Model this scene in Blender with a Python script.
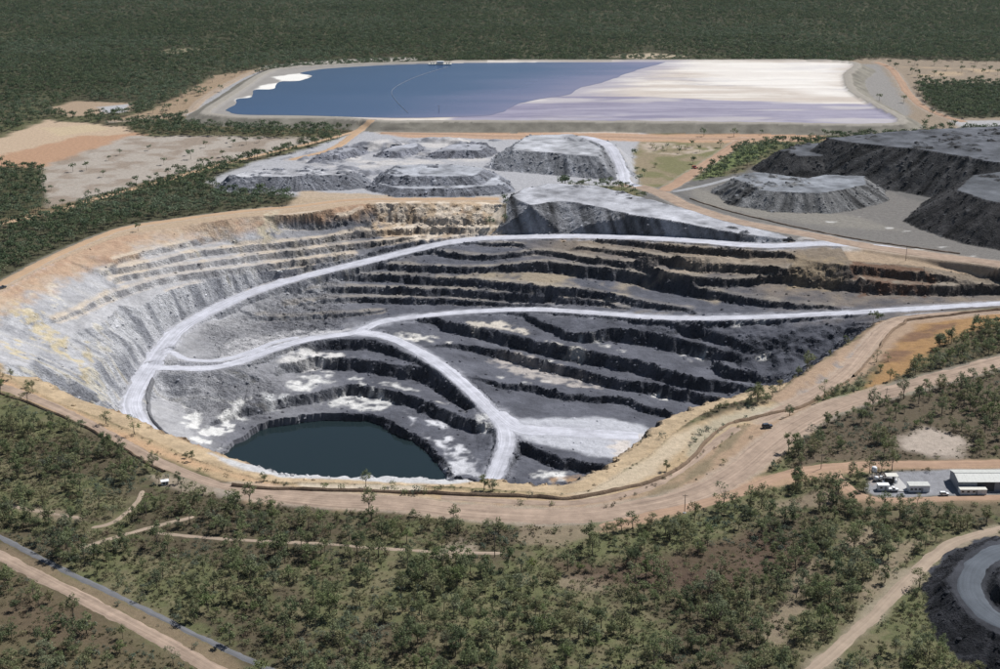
import bpy, math, random
import numpy as np
from mathutils.geometry import delaunay_2d_cdt
from mathutils import Vector

random.seed(7)
R = math.radians
SC = bpy.context.scene
for o in list(bpy.data.objects): bpy.data.objects.remove(o)

# ------------------------------------------------------------------ camera
FPX, HCAM, YH = 1400.0, 270.0, -150.0            # focal length in photo pixels, flying height, horizon row
PH = math.atan((334.5 - YH) / FPX)
CP, SP = math.cos(PH), math.sin(PH)
cd = bpy.data.cameras.new('camera'); cam = bpy.data.objects.new('camera', cd)
SC.collection.objects.link(cam); SC.camera = cam
cam.location = (0, 0, HCAM); cam.rotation_euler = (math.pi/2 - PH, 0, 0)
cd.sensor_width = 36; cd.lens = 36 * FPX / 1000; cd.clip_start = 1; cd.clip_end = 40000

# ------------------------------------------------------------------ sky and sun
SUN_DIR = Vector((0.78, 0.62, 0)).normalized(); SUN_EL = R(51)
w = bpy.data.worlds.new('World'); SC.world = w; w.use_nodes = True
nt = w.node_tree; bg = nt.nodes['Background']
sky = nt.nodes.new('ShaderNodeTexSky'); sky.sky_type = 'NISHITA'; sky.sun_disc = False
sky.sun_elevation = SUN_EL; sky.sun_rotation = math.atan2(SUN_DIR.x, SUN_DIR.y)
sky.air_density = 1.0; sky.dust_density = 0.6; sky.ozone_density = 1.5
nt.links.new(sky.outputs[0], bg.inputs[0]); bg.inputs[1].default_value = 0.05
sl = bpy.data.lights.new('sun', 'SUN'); sl.energy = 5.0; sl.angle = R(0.5); sl.color = (1, 0.985, 0.96)
so = bpy.data.objects.new('sun', sl); SC.collection.objects.link(so)
sv = Vector((SUN_DIR.x*math.cos(SUN_EL), SUN_DIR.y*math.cos(SUN_EL), math.sin(SUN_EL)))
so.rotation_euler = sv.to_track_quat('Z', 'Y').to_euler(); so.location = (300, 300, 600)
vs = SC.view_settings; vs.view_transform = 'Standard'; vs.look = 'None'; vs.gamma = 1; vs.exposure = 0.1
vs.use_curve_mapping = False

# ------------------------------------------------------------------ helpers
COL = SC.collection
def P(px, py, z=0.0):
    """photo pixel + height above the natural ground -> world point"""
    u = (px - 500) / FPX; v = (py - 334.5) / FPX
    t = (HCAM - z) / (SP + v * CP)
    return np.array((u * t, t * (CP - v * SP), z))
def PX(x, y, z):
    """world -> photo pixel"""
    d = y * CP - (z - HCAM) * SP; up = y * SP + (z - HCAM) * CP
    return 500 + FPX * x / d, 334.5 - FPX * up / d
def tag(o, label=None, cat=None, group=None, kind=None):
    if label: o['label'] = label
    if cat: o['category'] = cat
    if group: o['group'] = group
    if kind: o['kind'] = kind
    return o
def hash2(ix, iy, s):
    h = (ix.astype(np.int64) * 374761393 + iy.astype(np.int64) * 668265263 + s * 974634277) & 0xFFFFFFFF
    h = ((h ^ (h >> 13)) * 1274126177) & 0xFFFFFFFF
    return ((h ^ (h >> 16)) & 0xFFFF) / 65535.0
def vnoise(x, y, s=0):
    x = np.asarray(x, float); y = np.asarray(y, float)
    ix = np.floor(x); iy = np.floor(y); fx = x - ix; fy = y - iy
    fx = fx*fx*(3-2*fx); fy = fy*fy*(3-2*fy)
    a = hash2(ix, iy, s); b = hash2(ix+1, iy, s); c = hash2(ix, iy+1, s); d = hash2(ix+1, iy+1, s)
    return (a + (b-a)*fx) * (1-fy) + (c + (d-c)*fx) * fy
def fbm(x, y, scale, octs=4, s=0, gain=0.5):
    """roughly -1..1"""
    r = 0; a = 1; t = 0; f = 1/scale
    for o in range(octs):
        r = r + a * (vnoise(x*f + 17.3*o, y*f - 9.1*o, s+o) * 2 - 1); t += a; a *= gain; f *= 2.03
    return r / t * 1.5
def sstep(a, b, x):
    t = np.clip((x - a) / (b - a), 0, 1); return t*t*(3-2*t)
def smooth_line(pts, step=2.0):
    """Catmull-Rom through points, resampled"""
    p = np.array(pts, float); n = len(p)
    if n == 2:
        m = max(2, int(np.linalg.norm(p[1]-p[0]) / step) + 1)
        return p[0] + (p[1]-p[0]) * np.linspace(0, 1, m)[:, None]
    q = np.vstack([2*p[0]-p[1], p, 2*p[-1]-p[-2]]); out = []
    for i in range(1, n):
        a, b, c, d = q[i-1], q[i], q[i+1], q[i+2]
        m = max(1, int(np.linalg.norm(c[:2]-b[:2]) / step))
        for t in np.arange(m) / m:
            out.append(.5*((2*b) + (c-a)*t + (2*a-5*b+4*c-d)*t*t + (3*b-a-3*c+d)*t**3))
    out.append(p[-1]); return np.array(out)

# ------------------------------------------------------------------ the pit: crest lines (pixel x, y, depth, height of the face below)
RIM = [(500,204,0),(430,203,0),(363,204,0),(328,209,0),(300,214,0),(245,217,0),(175,227,0),(122,236,0),(70,256,0),(35,272,0),(0,293,0),(-28,312,0),(-42,332,0),
       (-36,352,0),(-14,366,0),(0,372,0),(31,388,0),(56,402,0),(82,411,0),(122,426,0),(163,445,0),(194,458,0),(232,471,0),(280,482,0),(340,483,0),(400,485,0),
       (447,486,0),(488,489,0),(520,491,0),(553,494,0),(585,491,0),(610,480,0),(628,467,0),(650,454,0),(676,431,0),(711,410,1),(759,396,2),(777,393,2.5),
       (793,378,4),(826,357,9),(856,336,15),(878,321,18.5)]
BENCH = [
 # left and far-left wall, above the upper haul road
 [(280,228,9,0.5),(320,222,8,6),(345,217,5,5),(362,209,1,2)],
 [(116,259,4.5,3.2),(160,248,6,3.6),(200,239,8,4),(215,237,9,3)],
 [(104,272,8.5,2.5),(112,270,9,3.2),(160,260,10.5,3.6),(200,251,13,4),(260,245,15,4.2),(300,241,15.5,4.2),(340,235,15,4.2),(380,231,15,4.2),(428,228,14.7,4.2),(500,229,14,3.5)],
 [(112,280,13,2.5),(120,277,13.3,3.2),(160,269,15,3.6),(200,263,17.5,3.8),(256,255,20,4.2),(292,251,20.5,4.2),(340,245,20,4.2),(380,241,19.3,3.2),(410,238,18.7,1.5)],
 [(56,320,16,1),(80,310,17,2),(110,295,18,3),(160,279,19.5,3.8),(200,272,21.3,4),(260,265,25,4.2),(300,260,25.5,4.4),(340,255,25.2,3),(352,254,25.5,1)],
 [(170,292,26,0.6),(212,283,29,2),(240,279,30,3),(280,273,30.8,3),(312,268,31,1)],
 [(370,219,10,0.6),(388,218,9.3,3),(440,219,9,3.5),(500,220,9,3.5)],
 # between the two haul roads
 [(482,243,19.5,2),(500,243,18.3,2.5),(522,244,17,2)],
 [(604,240,12.5,2),(640,242,10.5,3.5),(680,246,8,4.5),(740,250,5,5),(790,253,3,3)],
 [(582,246,14.5,2),(620,250,14.5,3.5),(656,255,14,5),(680,260,13.5,5.5),(706,264,12.5,5.5),(740,265,11,5.5),(769,267,9,5),(800,268,8,2)],
 [(438,251,24,3),(464,254,23.5,3.6),(490,256,22.5,3),(540,251,18,3),(580,256,18,4),(620,261,18.5,4.5),(640,263,19,4.5),(664,271,20,5),(700,277,19,5),(740,280,17.5,5),(772,275,13.5,5),(826,279,12,6),(892,284,11,6.5),(1000,286,10,6),(1080,290,8,5)],
 [(372,264,30.5,3),(430,266,28,4.5),(498,267,26.5,4),(540,262,22,7),(596,267,22.5,8),(630,271,23.5,8),(660,279,25.5,7.5),(700,289,25.5,6),(740,296,23.5,5),(780,302,22,3.5),(830,306,20.5,1.5)],
 [(348,275,35,4),(392,275,34.5,5),(440,278,33.5,5),(472,279,32.5,5),(540,285,30.5,5),(580,289,31,5),(620,296,32,4.5),(650,302,32,4),(690,309,31.5,2)],
 [(296,292,42,1.5),(345,287,40,4),(392,288,40,4.5),(460,290,39,4.5),(500,293,38,4.5),(560,297,36.5,4),(590,300,36.5,3.5),(626,308,37,1)],
 [(288,305,47,1.5),(341,298,45,3),(400,298,45,4),(460,300,44,3.5),(526,305,42.5,1.5)],
 [(260,317,49.5,2.5),(320,315,49.5,3),(380,311,49.5,1.5)],
 [(846,264,2.5,2),(856,265,3.5,5),(880,268,4.2,5.5),(928,273,5.2,5),(952,277,7,2.5)],
 # below the second haul road, right
 [(676,322,34,4),(686,327,36,6),(710,331,36,6),(730,338,37,5),(749,346,39,3)],
 [(524,314,44,3),(540,321,45,4),(568,332,45,5),(596,333,43,6),(608,328,41,8),(650,333,41.5,8),(680,339,42,8.5),(710,347,43,7.5),(736,356,45,4)],
 [(444,321,48.5,6.5),(470,326,49,7),(506,333,50,7.5),(536,340,50,8),(572,347,50,8.5),(600,353,50,8),(650,362,50.5,8),(666,369,51.5,7.5),(690,376,52.5,7.5),(720,381,53,6.5),(754,387,54,3)],
 [(718,362,47.5,5.5),(728,367,48.5,7),(752,373,49.5,5.5),(770,380,50,3)],
 [(440,345,55.5,1.5),(466,345,56.3,3.5),(488,348,56.8,5),(508,351,57.5,6),(540,360,58.3,6),(580,369,58.8,6),(616,379,59,6),(646,382,59,6.3),(672,388,59.5,6.5),(700,394,60,6),(726,401,61,4)],
 [(478,377,61,1.2),(500,383,63,3),(530,384,63.5,4),(552,391,64.5,3.8),(590,396,65.2,3.8),(624,398,65.3,4),(652,407,66,3.8),(684,416,66.5,3.5)],
 [(520,442,69.5,5.5),(547,453,70,6),(580,461,70,5.5),(623,466,70.5,4)],
 # below the second haul road, left
 [(314,338,52,5.5),(330,339,52.2,6.5),(370,340,52.5,6),(392,347,54,5),(425,363,57,2)],
 [(280,365,58.5,5.5),(320,358,58.5,7),(358,359,58.8,7.5),(392,365,59.5,7.5),(432,371,60,8),(460,384,62.5,7.5),(482,402,66,5)],
 [(218,419,70,2.5),(240,411,69.3,3.5),(280,399,66.8,5.5),(320,391,66.5,6),(350,385,66.3,6.5),(370,387,66.3,6.5),(400,393,66.5,6.5),(420,399,66.7,6.5),(450,411,67.2,6.5),(478,423,68,6)],
 [(236,443,75.5,3),(248,436,74.8,3.5),(262,426,74,4),(292,420,73.5,4.5),(330,413,73.3,4.7),(378,415,73.3,5),(400,427,73.6,5),(420,438,74,4.5),(440,454,74.3,4),(453,477,74.6,3.5)],
]
# extra spot heights and loose lines: (pixel x, y, depth)
SPOT = [
 [(60,290,9),(100,278,11)],[(20,310,7),(40,345,20),(30,365,14)],[(70,335,22),(110,320,25),(160,308,30)],[(60,375,26),(90,370,34),(120,345,37)],
 [(90,398,30),(112,408,44)],[(130,300,24),(180,296,28)],[(100,400,36),(118,415,50)],
 [(170,401,66.5),(200,409,68),(230,407,68),(262,400,66)],[(156,373,54),(180,373,54),(210,372,54),(240,369,54)],
 [(190,420,70),(205,432,73),(215,450,75.5)],[(250,385,62),(275,378,62)],
 [(222,440,74.8),(232,438,74.8)],
 [(520,425,68),(560,422,68.5),(600,424,69),(650,434,70),(652,444,70.3),(600,448,70),(560,440,69.6)],
 [(515,482,76),(553,481,76),(590,480,75.5)],[(470,470,74.5),(478,452,73.8)],
 [(756,335,34),(790,345,36),(770,362,45),(800,378,45),(815,360,40),(842,343,32)],[(795,330,29.5),(850,323,23.5)],
 [(640,256,15),(700,256,9.5),(730,258,9.5)],[(860,279,9.5),(930,281,10.3)],[(820,262,4),(800,258,4)],
 [(505,231,14),(540,233,13)],
]
LAKE_Z = -78.0

R1 = [(915,252.5,0),(872,246,0),(828,243.5,0.2),(760,245.5,3),(700,241,6),(660,238.5,8.5),(600,236.5,12),(540,236.5,15.5),(480,238.5,19),(440,244,22),(400,253,26),(360,263,29.5),(310,275,34),(250,293,39.5),(190,322,45.5),(165,345,49),(148,370,53),(134,395,57.5),(133,410,60),(146,430,64),(175,450,69),(200,466,73),(222,480,76)]
R2 = [(1150,294,7),(1000,303.5,14),(920,308,17.5),(850,312.5,21),(740,317.5,29),(660,317.5,35),(600,313,39),(540,309.5,43),(480,311,46),(420,316,49),(380,322,51),(356,332,52),(330,336,52),(300,341,52),(262,353,53),(236,363,53.5),(208,368,53.7),(175,368,53.5),(152,367,53)]
R2B = [(300,337,52),(275,342,52),(252,351,52.5),(230,358,53),(208,361,53.2),(185,359,52),(170,352,50.6),(158,357,51.2)]
R3 = [(356,332,52),(385,336,52.8),(412,348,54.5),(440,365,57.5),(468,388,61.5),(488,408,65),(502,423,67.5),(507,440,69),(500,462,72),(490,486,75)]
R3F = [(496,412,66),(520,428,68),(555,431,69),(600,434,69.5),(640,436,70)]

# ------------------------------------------------------------------ triangulate the feature lines
pts = []
def add_line(arr): pts.extend([tuple(p) for p in arr])
CEN0 = np.array((-40.0, 740.0))
rimw = np.array([P(x, y, -d) for x, y, d in RIM])
rims = smooth_line(rimw, 3.0); add_line(rims)
for b in BENCH:
    c = np.array([np.append(P(x, y, -d), h) for x, y, d, h in b])
    s = smooth_line(c, 2.0); s[:, 3] = np.maximum(s[:, 3], 0.3)
    tn = np.gradient(s[:, :2], axis=0); tn /= np.linalg.norm(tn, axis=1)[:, None] + 1e-9
    nrm = np.stack([-tn[:, 1], tn[:, 0]], 1)
    CEN = np.array((20.0, 500.0)) if b[0][:2] == (520,442) else CEN0
    if np.mean(np.sum(nrm * (CEN - s[:, :2]), 1)) < 0: nrm = -nrm
    toe = s[:, :3].copy(); toe[:, :2] += nrm * (s[:, 3:4] * 0.5 + 0.3); toe[:, 2] -= s[:, 3]
    add_line(s[:, :3]); add_line(toe)
for b in SPOT: add_line(smooth_line([P(x, y, -d) for x, y, d in b], 3.0))
for rd in (R1, R2, R2B, R3, R3F): add_line(smooth_line([P(x, y, -d) for x, y, d in rd], 4.0))
# near walls: gentle lip, then a steep wall down to the floor behind the lip
near = [i for i, r in enumerate(RIM) if 13 <= i <= 37]
nl = smooth_line(rimw[near], 4.0)
tn = np.gradient(nl[:, :2], axis=0); tn /= np.linalg.norm(tn, axis=1)[:, None]
nn = np.stack([-tn[:, 1], tn[:, 0]], 1)
for off, dep in ((7, .8), (14, 2.4), (17, 8), (28, 24), (50, 46)):
    q = nl.copy(); q[:, :2] += nn*off; q[:, 2] -= dep
    m = (q[:, 0] > -255) & (q[:, 0] < (215 if off < 40 else 110)); add_line(q[m][::2])
m = (nl[:, 0] > -150) & (nl[:, 0] < 110)
for off in (82, 96):
    q = nl[m].copy(); q[:, :2] += nn[m]*off; q[:, 2] = -81; add_line(q[::2])
# drop points closer than 0.9 m (keep the first)
seen = {}; vp = []
for p in pts:
    k = (round(p[0]/0.9), round(p[1]/0.9))
    if k not in seen: seen[k] = 1; vp.append(p)
vp = np.array(vp)
res = delaunay_2d_cdt([Vector((p[0], p[1])) for p in vp], [], [], 0, 1e-4)
tv = np.array([(v.x, v.y) for v in res[0]]); src = [o[0] for o in res[3]]; tz = vp[src, 2]
RX0, RX1, RY0, RY1, RS = -420.0, 520.0, 540.0, 1160.0, 1.0
gx = np.arange(RX0, RX1+.1, RS); gy = np.arange(RY0, RY1+.1, RS)
HM = np.full((len(gy), len(gx)), np.nan)
for t in res[2]:
    a, b, c = tv[t[0]], tv[t[1]], tv[t[2]]
    i0 = max(0, int((min(a[0], b[0], c[0])-RX0)/RS)); i1 = min(len(gx)-1, int((max(a[0], b[0], c[0])-RX0)/RS)+1)
    j0 = max(0, int((min(a[1], b[1], c[1])-RY0)/RS)); j1 = min(len(gy)-1, int((max(a[1], b[1], c[1])-RY0)/RS)+1)
    if i1 < i0 or j1 < j0: continue
    det = (b[1]-c[1])*(a[0]-c[0]) + (c[0]-b[0])*(a[1]-c[1])
    if abs(det) < 1e-9: continue
    X, Y = np.meshgrid(gx[i0:i1+1], gy[j0:j1+1])
    l0 = ((b[1]-c[1])*(X-c[0]) + (c[0]-b[0])*(Y-c[1]))/det
    l1 = ((c[1]-a[1])*(X-c[0]) + (a[0]-c[0])*(Y-c[1]))/det
    l2 = 1-l0-l1; ok = (l0 >= -1e-6) & (l1 >= -1e-6) & (l2 >= -1e-6)
    HM[j0:j1+1, i0:i1+1][ok] = (l0*tz[t[0]] + l1*tz[t[1]] + l2*tz[t[2]])[ok]
def bil(A, x, y, x0, y0, s):
    fx = np.clip((x-x0)/s, 0, A.shape[1]-1.001); fy = np.clip((y-y0)/s, 0, A.shape[0]-1.001)
    ix = fx.astype(int); iy = fy.astype(int); fx = fx-ix; fy = fy-iy
    return (A[iy, ix]*(1-fx)+A[iy, ix+1]*fx)*(1-fy) + (A[iy+1, ix]*(1-fx)+A[iy+1, ix+1]*fx)*fy
def poly_sd(poly, x, y):
    """signed distance, positive inside"""
    n = len(poly); d = np.full(x.shape, 1e9); ins = np.zeros(x.shape, bool)
    for i in range(n):
        ax, ay = poly[i][:2]; bx, by = poly[(i+1) % n][:2]
        ex, ey = bx-ax, by-ay; wx, wy = x-ax, y-ay
        t = np.clip((wx*ex+wy*ey)/(ex*ex+ey*ey+1e-12), 0, 1)
        d = np.minimum(d, (wx-ex*t)**2+(wy-ey*t)**2)
        c = ((ay <= y) != (by <= y)) & (x < (bx-ax)*(y-ay)/((by-ay) if by != ay else 1e-12)+ax)
        ins ^= c
    d = np.sqrt(d); return np.where(ins, d, -d)
def line_dist(L, x, y, vals=None):
    d = np.full(x.shape, 1e18); v = np.zeros(x.shape)
    for i in range(len(L)-1):
        ax, ay = L[i][:2]; ex, ey = L[i+1][0]-ax, L[i+1][1]-ay
        wx, wy = x-ax, y-ay; t = np.clip((wx*ex+wy*ey)/(ex*ex+ey*ey+1e-12), 0, 1)
        q = (wx-ex*t)**2+(wy-ey*t)**2; m = q < d
        d = np.where(m, q, d)
        if vals is not None: v = np.where(m, vals[i]+(vals[i+1]-vals[i])*t, v)
    return np.sqrt(d), v

# ------------------------------------------------------------------ the terrain grid
def axis(brk):
    out = [brk[0][0]]
    for (a, s0), (b, s1) in zip(brk[:-1], brk[1:]):
        x = a; seg = []
        while x < b:
            seg.append(x); x += s0 + (s1-s0)*(x-a)/(b-a)
        seg = np.array(seg + [x]); seg = a + (seg-a)*(b-a)/(seg[-1]-a); out.extend(seg[1:])
    return np.array(out)
ax_x = axis([(-9000, 1500), (-2000, 60), (-1200, 14), (-480, 3), (-300, 1.15), (300, 1.15), (480, 3), (1200, 14), (2000, 60), (9000, 1500)])
ax_y = axis([(-1500, 300), (300, 6), (405, 1.4), (560, 1.15), (1120, 1.15), (1380, 2.2), (1950, 6), (2900, 16), (4500, 120), (16000, 1800)])
NX, NY = len(ax_x), len(ax_y)
GX, GY = np.meshgrid(ax_x, ax_y)
print('grid', NX, NY, NX*NY)
ID = np.zeros(GX.shape, np.int16)                 # 0 ground, 1 pit, 2.. dumps and dam
base = fbm(GX, GY, 90, 3, 5)*0.5
rimd = np.full(GX.shape, -999.0)
sub = (GX > -430) & (GX < 530) & (GY > 545) & (GY < 1155)
jj = np.where(sub.any(1))[0]; ii = np.where(sub.any(0))[0]
SB = np.s_[jj[0]:jj[-1]+1, ii[0]:ii[-1]+1]
bx, by = GX[SB], GY[SB]
wx = fbm(bx, by, 9, 3, 21)*1.1 + fbm(bx, by, 34, 2, 25)*1.2
wy = fbm(bx, by, 9, 3, 31)*1.1 + fbm(bx, by, 34, 2, 35)*1.2
wx = wx+fbm(bx, by, 4.2, 2, 26)*1.0; wy = wy+fbm(bx, by, 4.2, 2, 36)*1.0
lw = .22+.78*sstep(-230, -60, bx); wx = wx*lw; wy = wy*lw
HMf = np.where(np.isnan(HM), 0, HM)
zp = bil(HMf, bx+wx, by+wy, RX0, RY0, RS)
PITPOLY = list(rims[::3]) + [P(960,312,-15), P(1100,300,-10), P(1100,277,0), P(1000,268,0), P(930,262,0), P(850,257,0), P(830,236,0)]+[np.append(q_[:2]+(0, 10), 0) for q_ in smooth_line([P(x, y, -d) for x, y, d in R1[2:9]], 8.0)]
rimd[SB] = poly_sd(PITPOLY, bx, by)
Z = base.copy()
inside = sstep(-14, 2, rimd[SB])
tot = np.where(np.isnan(HM), 0, 1.0)
have = bil(tot, bx, by, RX0, RY0, RS)
k = np.clip(have, 0, 1)*np.where(zp < -0.8, 1, inside)
Z[SB] = Z[SB]*(1-k) + zp*k
ID[rimd > 0] = 1

# dumps: (polygon of plateau edge in pixels, plateau height, repose slope, id)
DUMPS = [
 ('centre', [(512,196),(524,189),(548,184),(595,186),(650,199),(720,215),(790,232),(800,236),(720,228),(648,217),(600,208),(576,203),(560,202),(530,206)], 4, .72),
 ('north', [(514,150),(514,144),(528,135),(576,134),(593,143),(603,152),(611,158),(560,154)], 15, .7),
 ('west', [(232,176),(250,170),(300,169),(352,170),(360,173),(348,175),(290,177),(240,177)], 10.3, .7),
 ('tier', [(376,184),(386,172),(420,165),(480,168),(500,176),(504,184),(470,188),(400,189)], 5.5, .62),
 ('tiertop', [(386,174),(396,165),(455,164),(486,169),(474,176),(396,177)], 11.5, .62),
 ('small1', [(312,158),(330,150),(358,146),(362,148),(340,155)], 5, .6),
 ('small2', [(380,151),(392,146),(416,143),(416,146),(400,152)], 5, .6),
 ('small3', [(436,151),(450,145),(480,142),(490,147),(478,151)], 6, .6),
 ('eastlow', [(733,178),(754,171),(808,179),(826,175),(862,176),(869,184),(845,190),(820,193),(775,192),(748,187)], 12.5, .66),
 ('eastback', [(829,138),(900,131),(1000,126),(1200,122),(1300,170),(1100,172),(1000,163),(970,158),(925,150),(886,146),(856,143)], 30, .8),
 ('eastshoulder', [(781,150),(800,145),(835,140),(850,148),(835,155),(800,157)], 18, .75),
 ('eastfront', [(956,190),(972,176),(1000,172),(1100,165),(1200,190),(1150,225),(1000,203)], 26, .72),
 ('stockpile', [(1100,535),(1010,537),(978,547),(962,562),(955,580),(957,598),(968,614),(985,628),(1010,642),(1100,660)], 7, .56),
 ('stockheap', [(1060,560),(1005,566),(991,579),(989,592),(1004,606),(1060,622)], 11, .6),
]
DUMP_ID = {}
r1s = smooth_line([P(x, y, -d) for x, y, d in R1[2:16]], 4.0)[::-1]; r1x, r1y = r1s[:, 0], r1s[:, 1]
def apply_dump(name, poly, zt, sl, pid, prof=None):
    pw = [P(x, y, zt) for x, y in poly]
    xs = [p[0] for p in pw]; ys = [p[1] for p in pw]; pad = zt/sl+25
    m = (GX > min(xs)-pad) & (GX < max(xs)+pad) & (GY > min(ys)-pad) & (GY < max(ys)+pad)
    x, y = GX[m], GY[m]
    d = poly_sd(pw, x, y) + fbm(x, y, 22, 3, 77)*2.2
    ztop = zt + fbm(x, y, 16, 3, 78)*.35 if prof is None else prof(x, y)
    if zt > 3: ztop = ztop + np.clip(fbm(x, y, 6.5, 2, 178)-.05, 0, 1)*2.0*sstep(.1, .5, fbm(x, y, 36, 2, 179))
    h = np.where(d > 0, ztop, ztop + d*sl + np.clip(-d, 0, 3)*0)
    h = h + np.where(d < 0, fbm(x, y, 5, 3, 79)*.55 + (np.abs(fbm(np.arctan2(y-np.mean(ys), x-np.mean(xs))*60, d*.05, 5, 3, 81))*-1.1), 0)
    z = Z[m]; win = h > z+.15
    if name == 'centre': win &= y > np.interp(x, r1x, r1y)+9.5
    Z[m] = np.where(win, h, z); i = ID[m]; i[win] = pid; ID[m] = i
    if name == 'centre':                          # its face runs on down to the haul road cut below it
        cx0, cx1 = P(506,232,-16)[0], P(798,238,-1)[0]
        cl_ = np.array([P(q[0], q[1], 4) for q in ((500,200),(512,200),(530,206),(560,202),(576,203),(600,208),(648,217),(720,228),(800,236))])
        zr_ = np.interp(x, r1x, r1s[:, 2]); ry = np.interp(x, r1x, r1y)
        zone = (x > cx0) & (x < cx1) & (y > ry+6) & (y < np.interp(x, cl_[:, 0], cl_[:, 1])+3) & (d < 0)
        zz = Z[m]; zz[zone] = np.maximum(h, zr_-.3)[zone]; Z[m] = zz; i = ID[m]; i[zone] = pid; ID[m] = i
    return pw
for n, (name, poly, zt, sl_) in enumerate(DUMPS):
    pid = 10 + n
    if name == 'tiertop': pid = DUMP_ID['tier']
    if name == 'stockheap': pid = DUMP_ID['stockpile']
    if name == 'eastshoulder': pid = DUMP_ID['eastback']
    DUMP_ID[name] = pid
    prof = None
    if name == 'centre':
        a, b = P(590, 195, 4), P(805, 237, 0)
        def prof(x, y, a=a, b=b):
            t = ((x-a[0])*(b[0]-a[0])+(y-a[1])*(b[1]-a[1]))/((b[0]-a[0])**2+(b[1]-a[1])**2)
            return 4.5*(1-np.clip(t, 0, 1)**1.2) + fbm(x, y, 16, 3, 78)*.3
    apply_dump(name, poly, zt, sl_, pid, prof)

pad_k = sstep(-12, 20, poly_sd([P(x, y) for x, y in ((215,180),(240,170),(320,149),(380,140),(505,138),(508,160),(500,182),(380,193),(230,190))], GX, GY))*(ID == 0)
Z += pad_k*np.clip(fbm(GX, GY, 38, 4, 671, .55)*9-1.2, 0, 6)
# tailings dam wall
DAMZ, PONDZ = 8.0, 6.0
DAM = [(300,66),(268,71),(236,91),(207,110),(214,114),(250,116.5),(330,117),(372,120),(400,121),(440,120.5),(600,121),(760,122.5),(880,124),(902,119),(880,106),(853,90),(847,75),(846,61),(700,59.5),(500,60),(420,61.5),(350,63.5),(300,66)]
damw = smooth_line([P(x, y, DAMZ) for x, y in DAM], 6.0)
m = (GX > -700) & (GX < 800) & (GY > 1300) & (GY < 2300)
d, _ = line_dist(damw, GX[m], GY[m])
ins = poly_sd(damw, GX[m], GY[m])
h = DAMZ - np.maximum(d-4, 0)*np.where(ins > 0, .5, .42) + fbm(GX[m], GY[m], 14, 3, 99)*.3
h = np.where(ins > 0, np.maximum(h, PONDZ), h)
z = Z[m]; win = h > z+.1; Z[m] = np.where(win, h, z); i_ = ID[m]; i_[win & (ins <= 5)] = 2; i_[win & (ins > 5)] = 3; ID[m] = i_

# roads cut or fill the ground: (pixels with depth, width, side slope)
ROADS = {}
def carve(name, px, width, side=1.7, zoff=0.0):
    L = smooth_line([P(p[0], p[1], -(p[2] if len(p) > 2 else 0)) for p in px], 3.0)
    ROADS[name] = (L, width)
    pad = width/2+26
    m = (GX > L[:, 0].min()-pad) & (GX < L[:, 0].max()+pad) & (GY > L[:, 1].min()-pad) & (GY < L[:, 1].max()+pad)
    idx = np.where(m); x, y = GX[idx], GY[idx]
    d, zr = line_dist(L[::2] if len(L) > 8 else L, x, y, (L[::2] if len(L) > 8 else L)[:, 2])
    if side < .6:                                 # a surface road only levels the strip it lies on
        k = 1-sstep(width/2+1.2, width/2+5, d); Z[idx] = Z[idx]*(1-k)+zr*k
    else:
        e = np.maximum(d-(width/2+1.2)-fbm(x, y, 8, 2, 13)*.8, 0)*side
        Z[idx] = np.clip(Z[idx], zr-e, zr+e)
RD = np.full(GX.shape, 999.0)                     # distance beyond the edge of the nearest road
for nm, px, wd, sd in (('R1', R1, 13.5, 1.9), ('R2', R2, 10, 1.8), ('R2B', R2B, 7, .8), ('R3', R3, 11, 1.5), ):
    carve(nm, px, wd, sd)

ROADS['R3F'] = (smooth_line([P(x, y, -d) for x, y, d in R3F], 3.0), 13)
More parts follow.
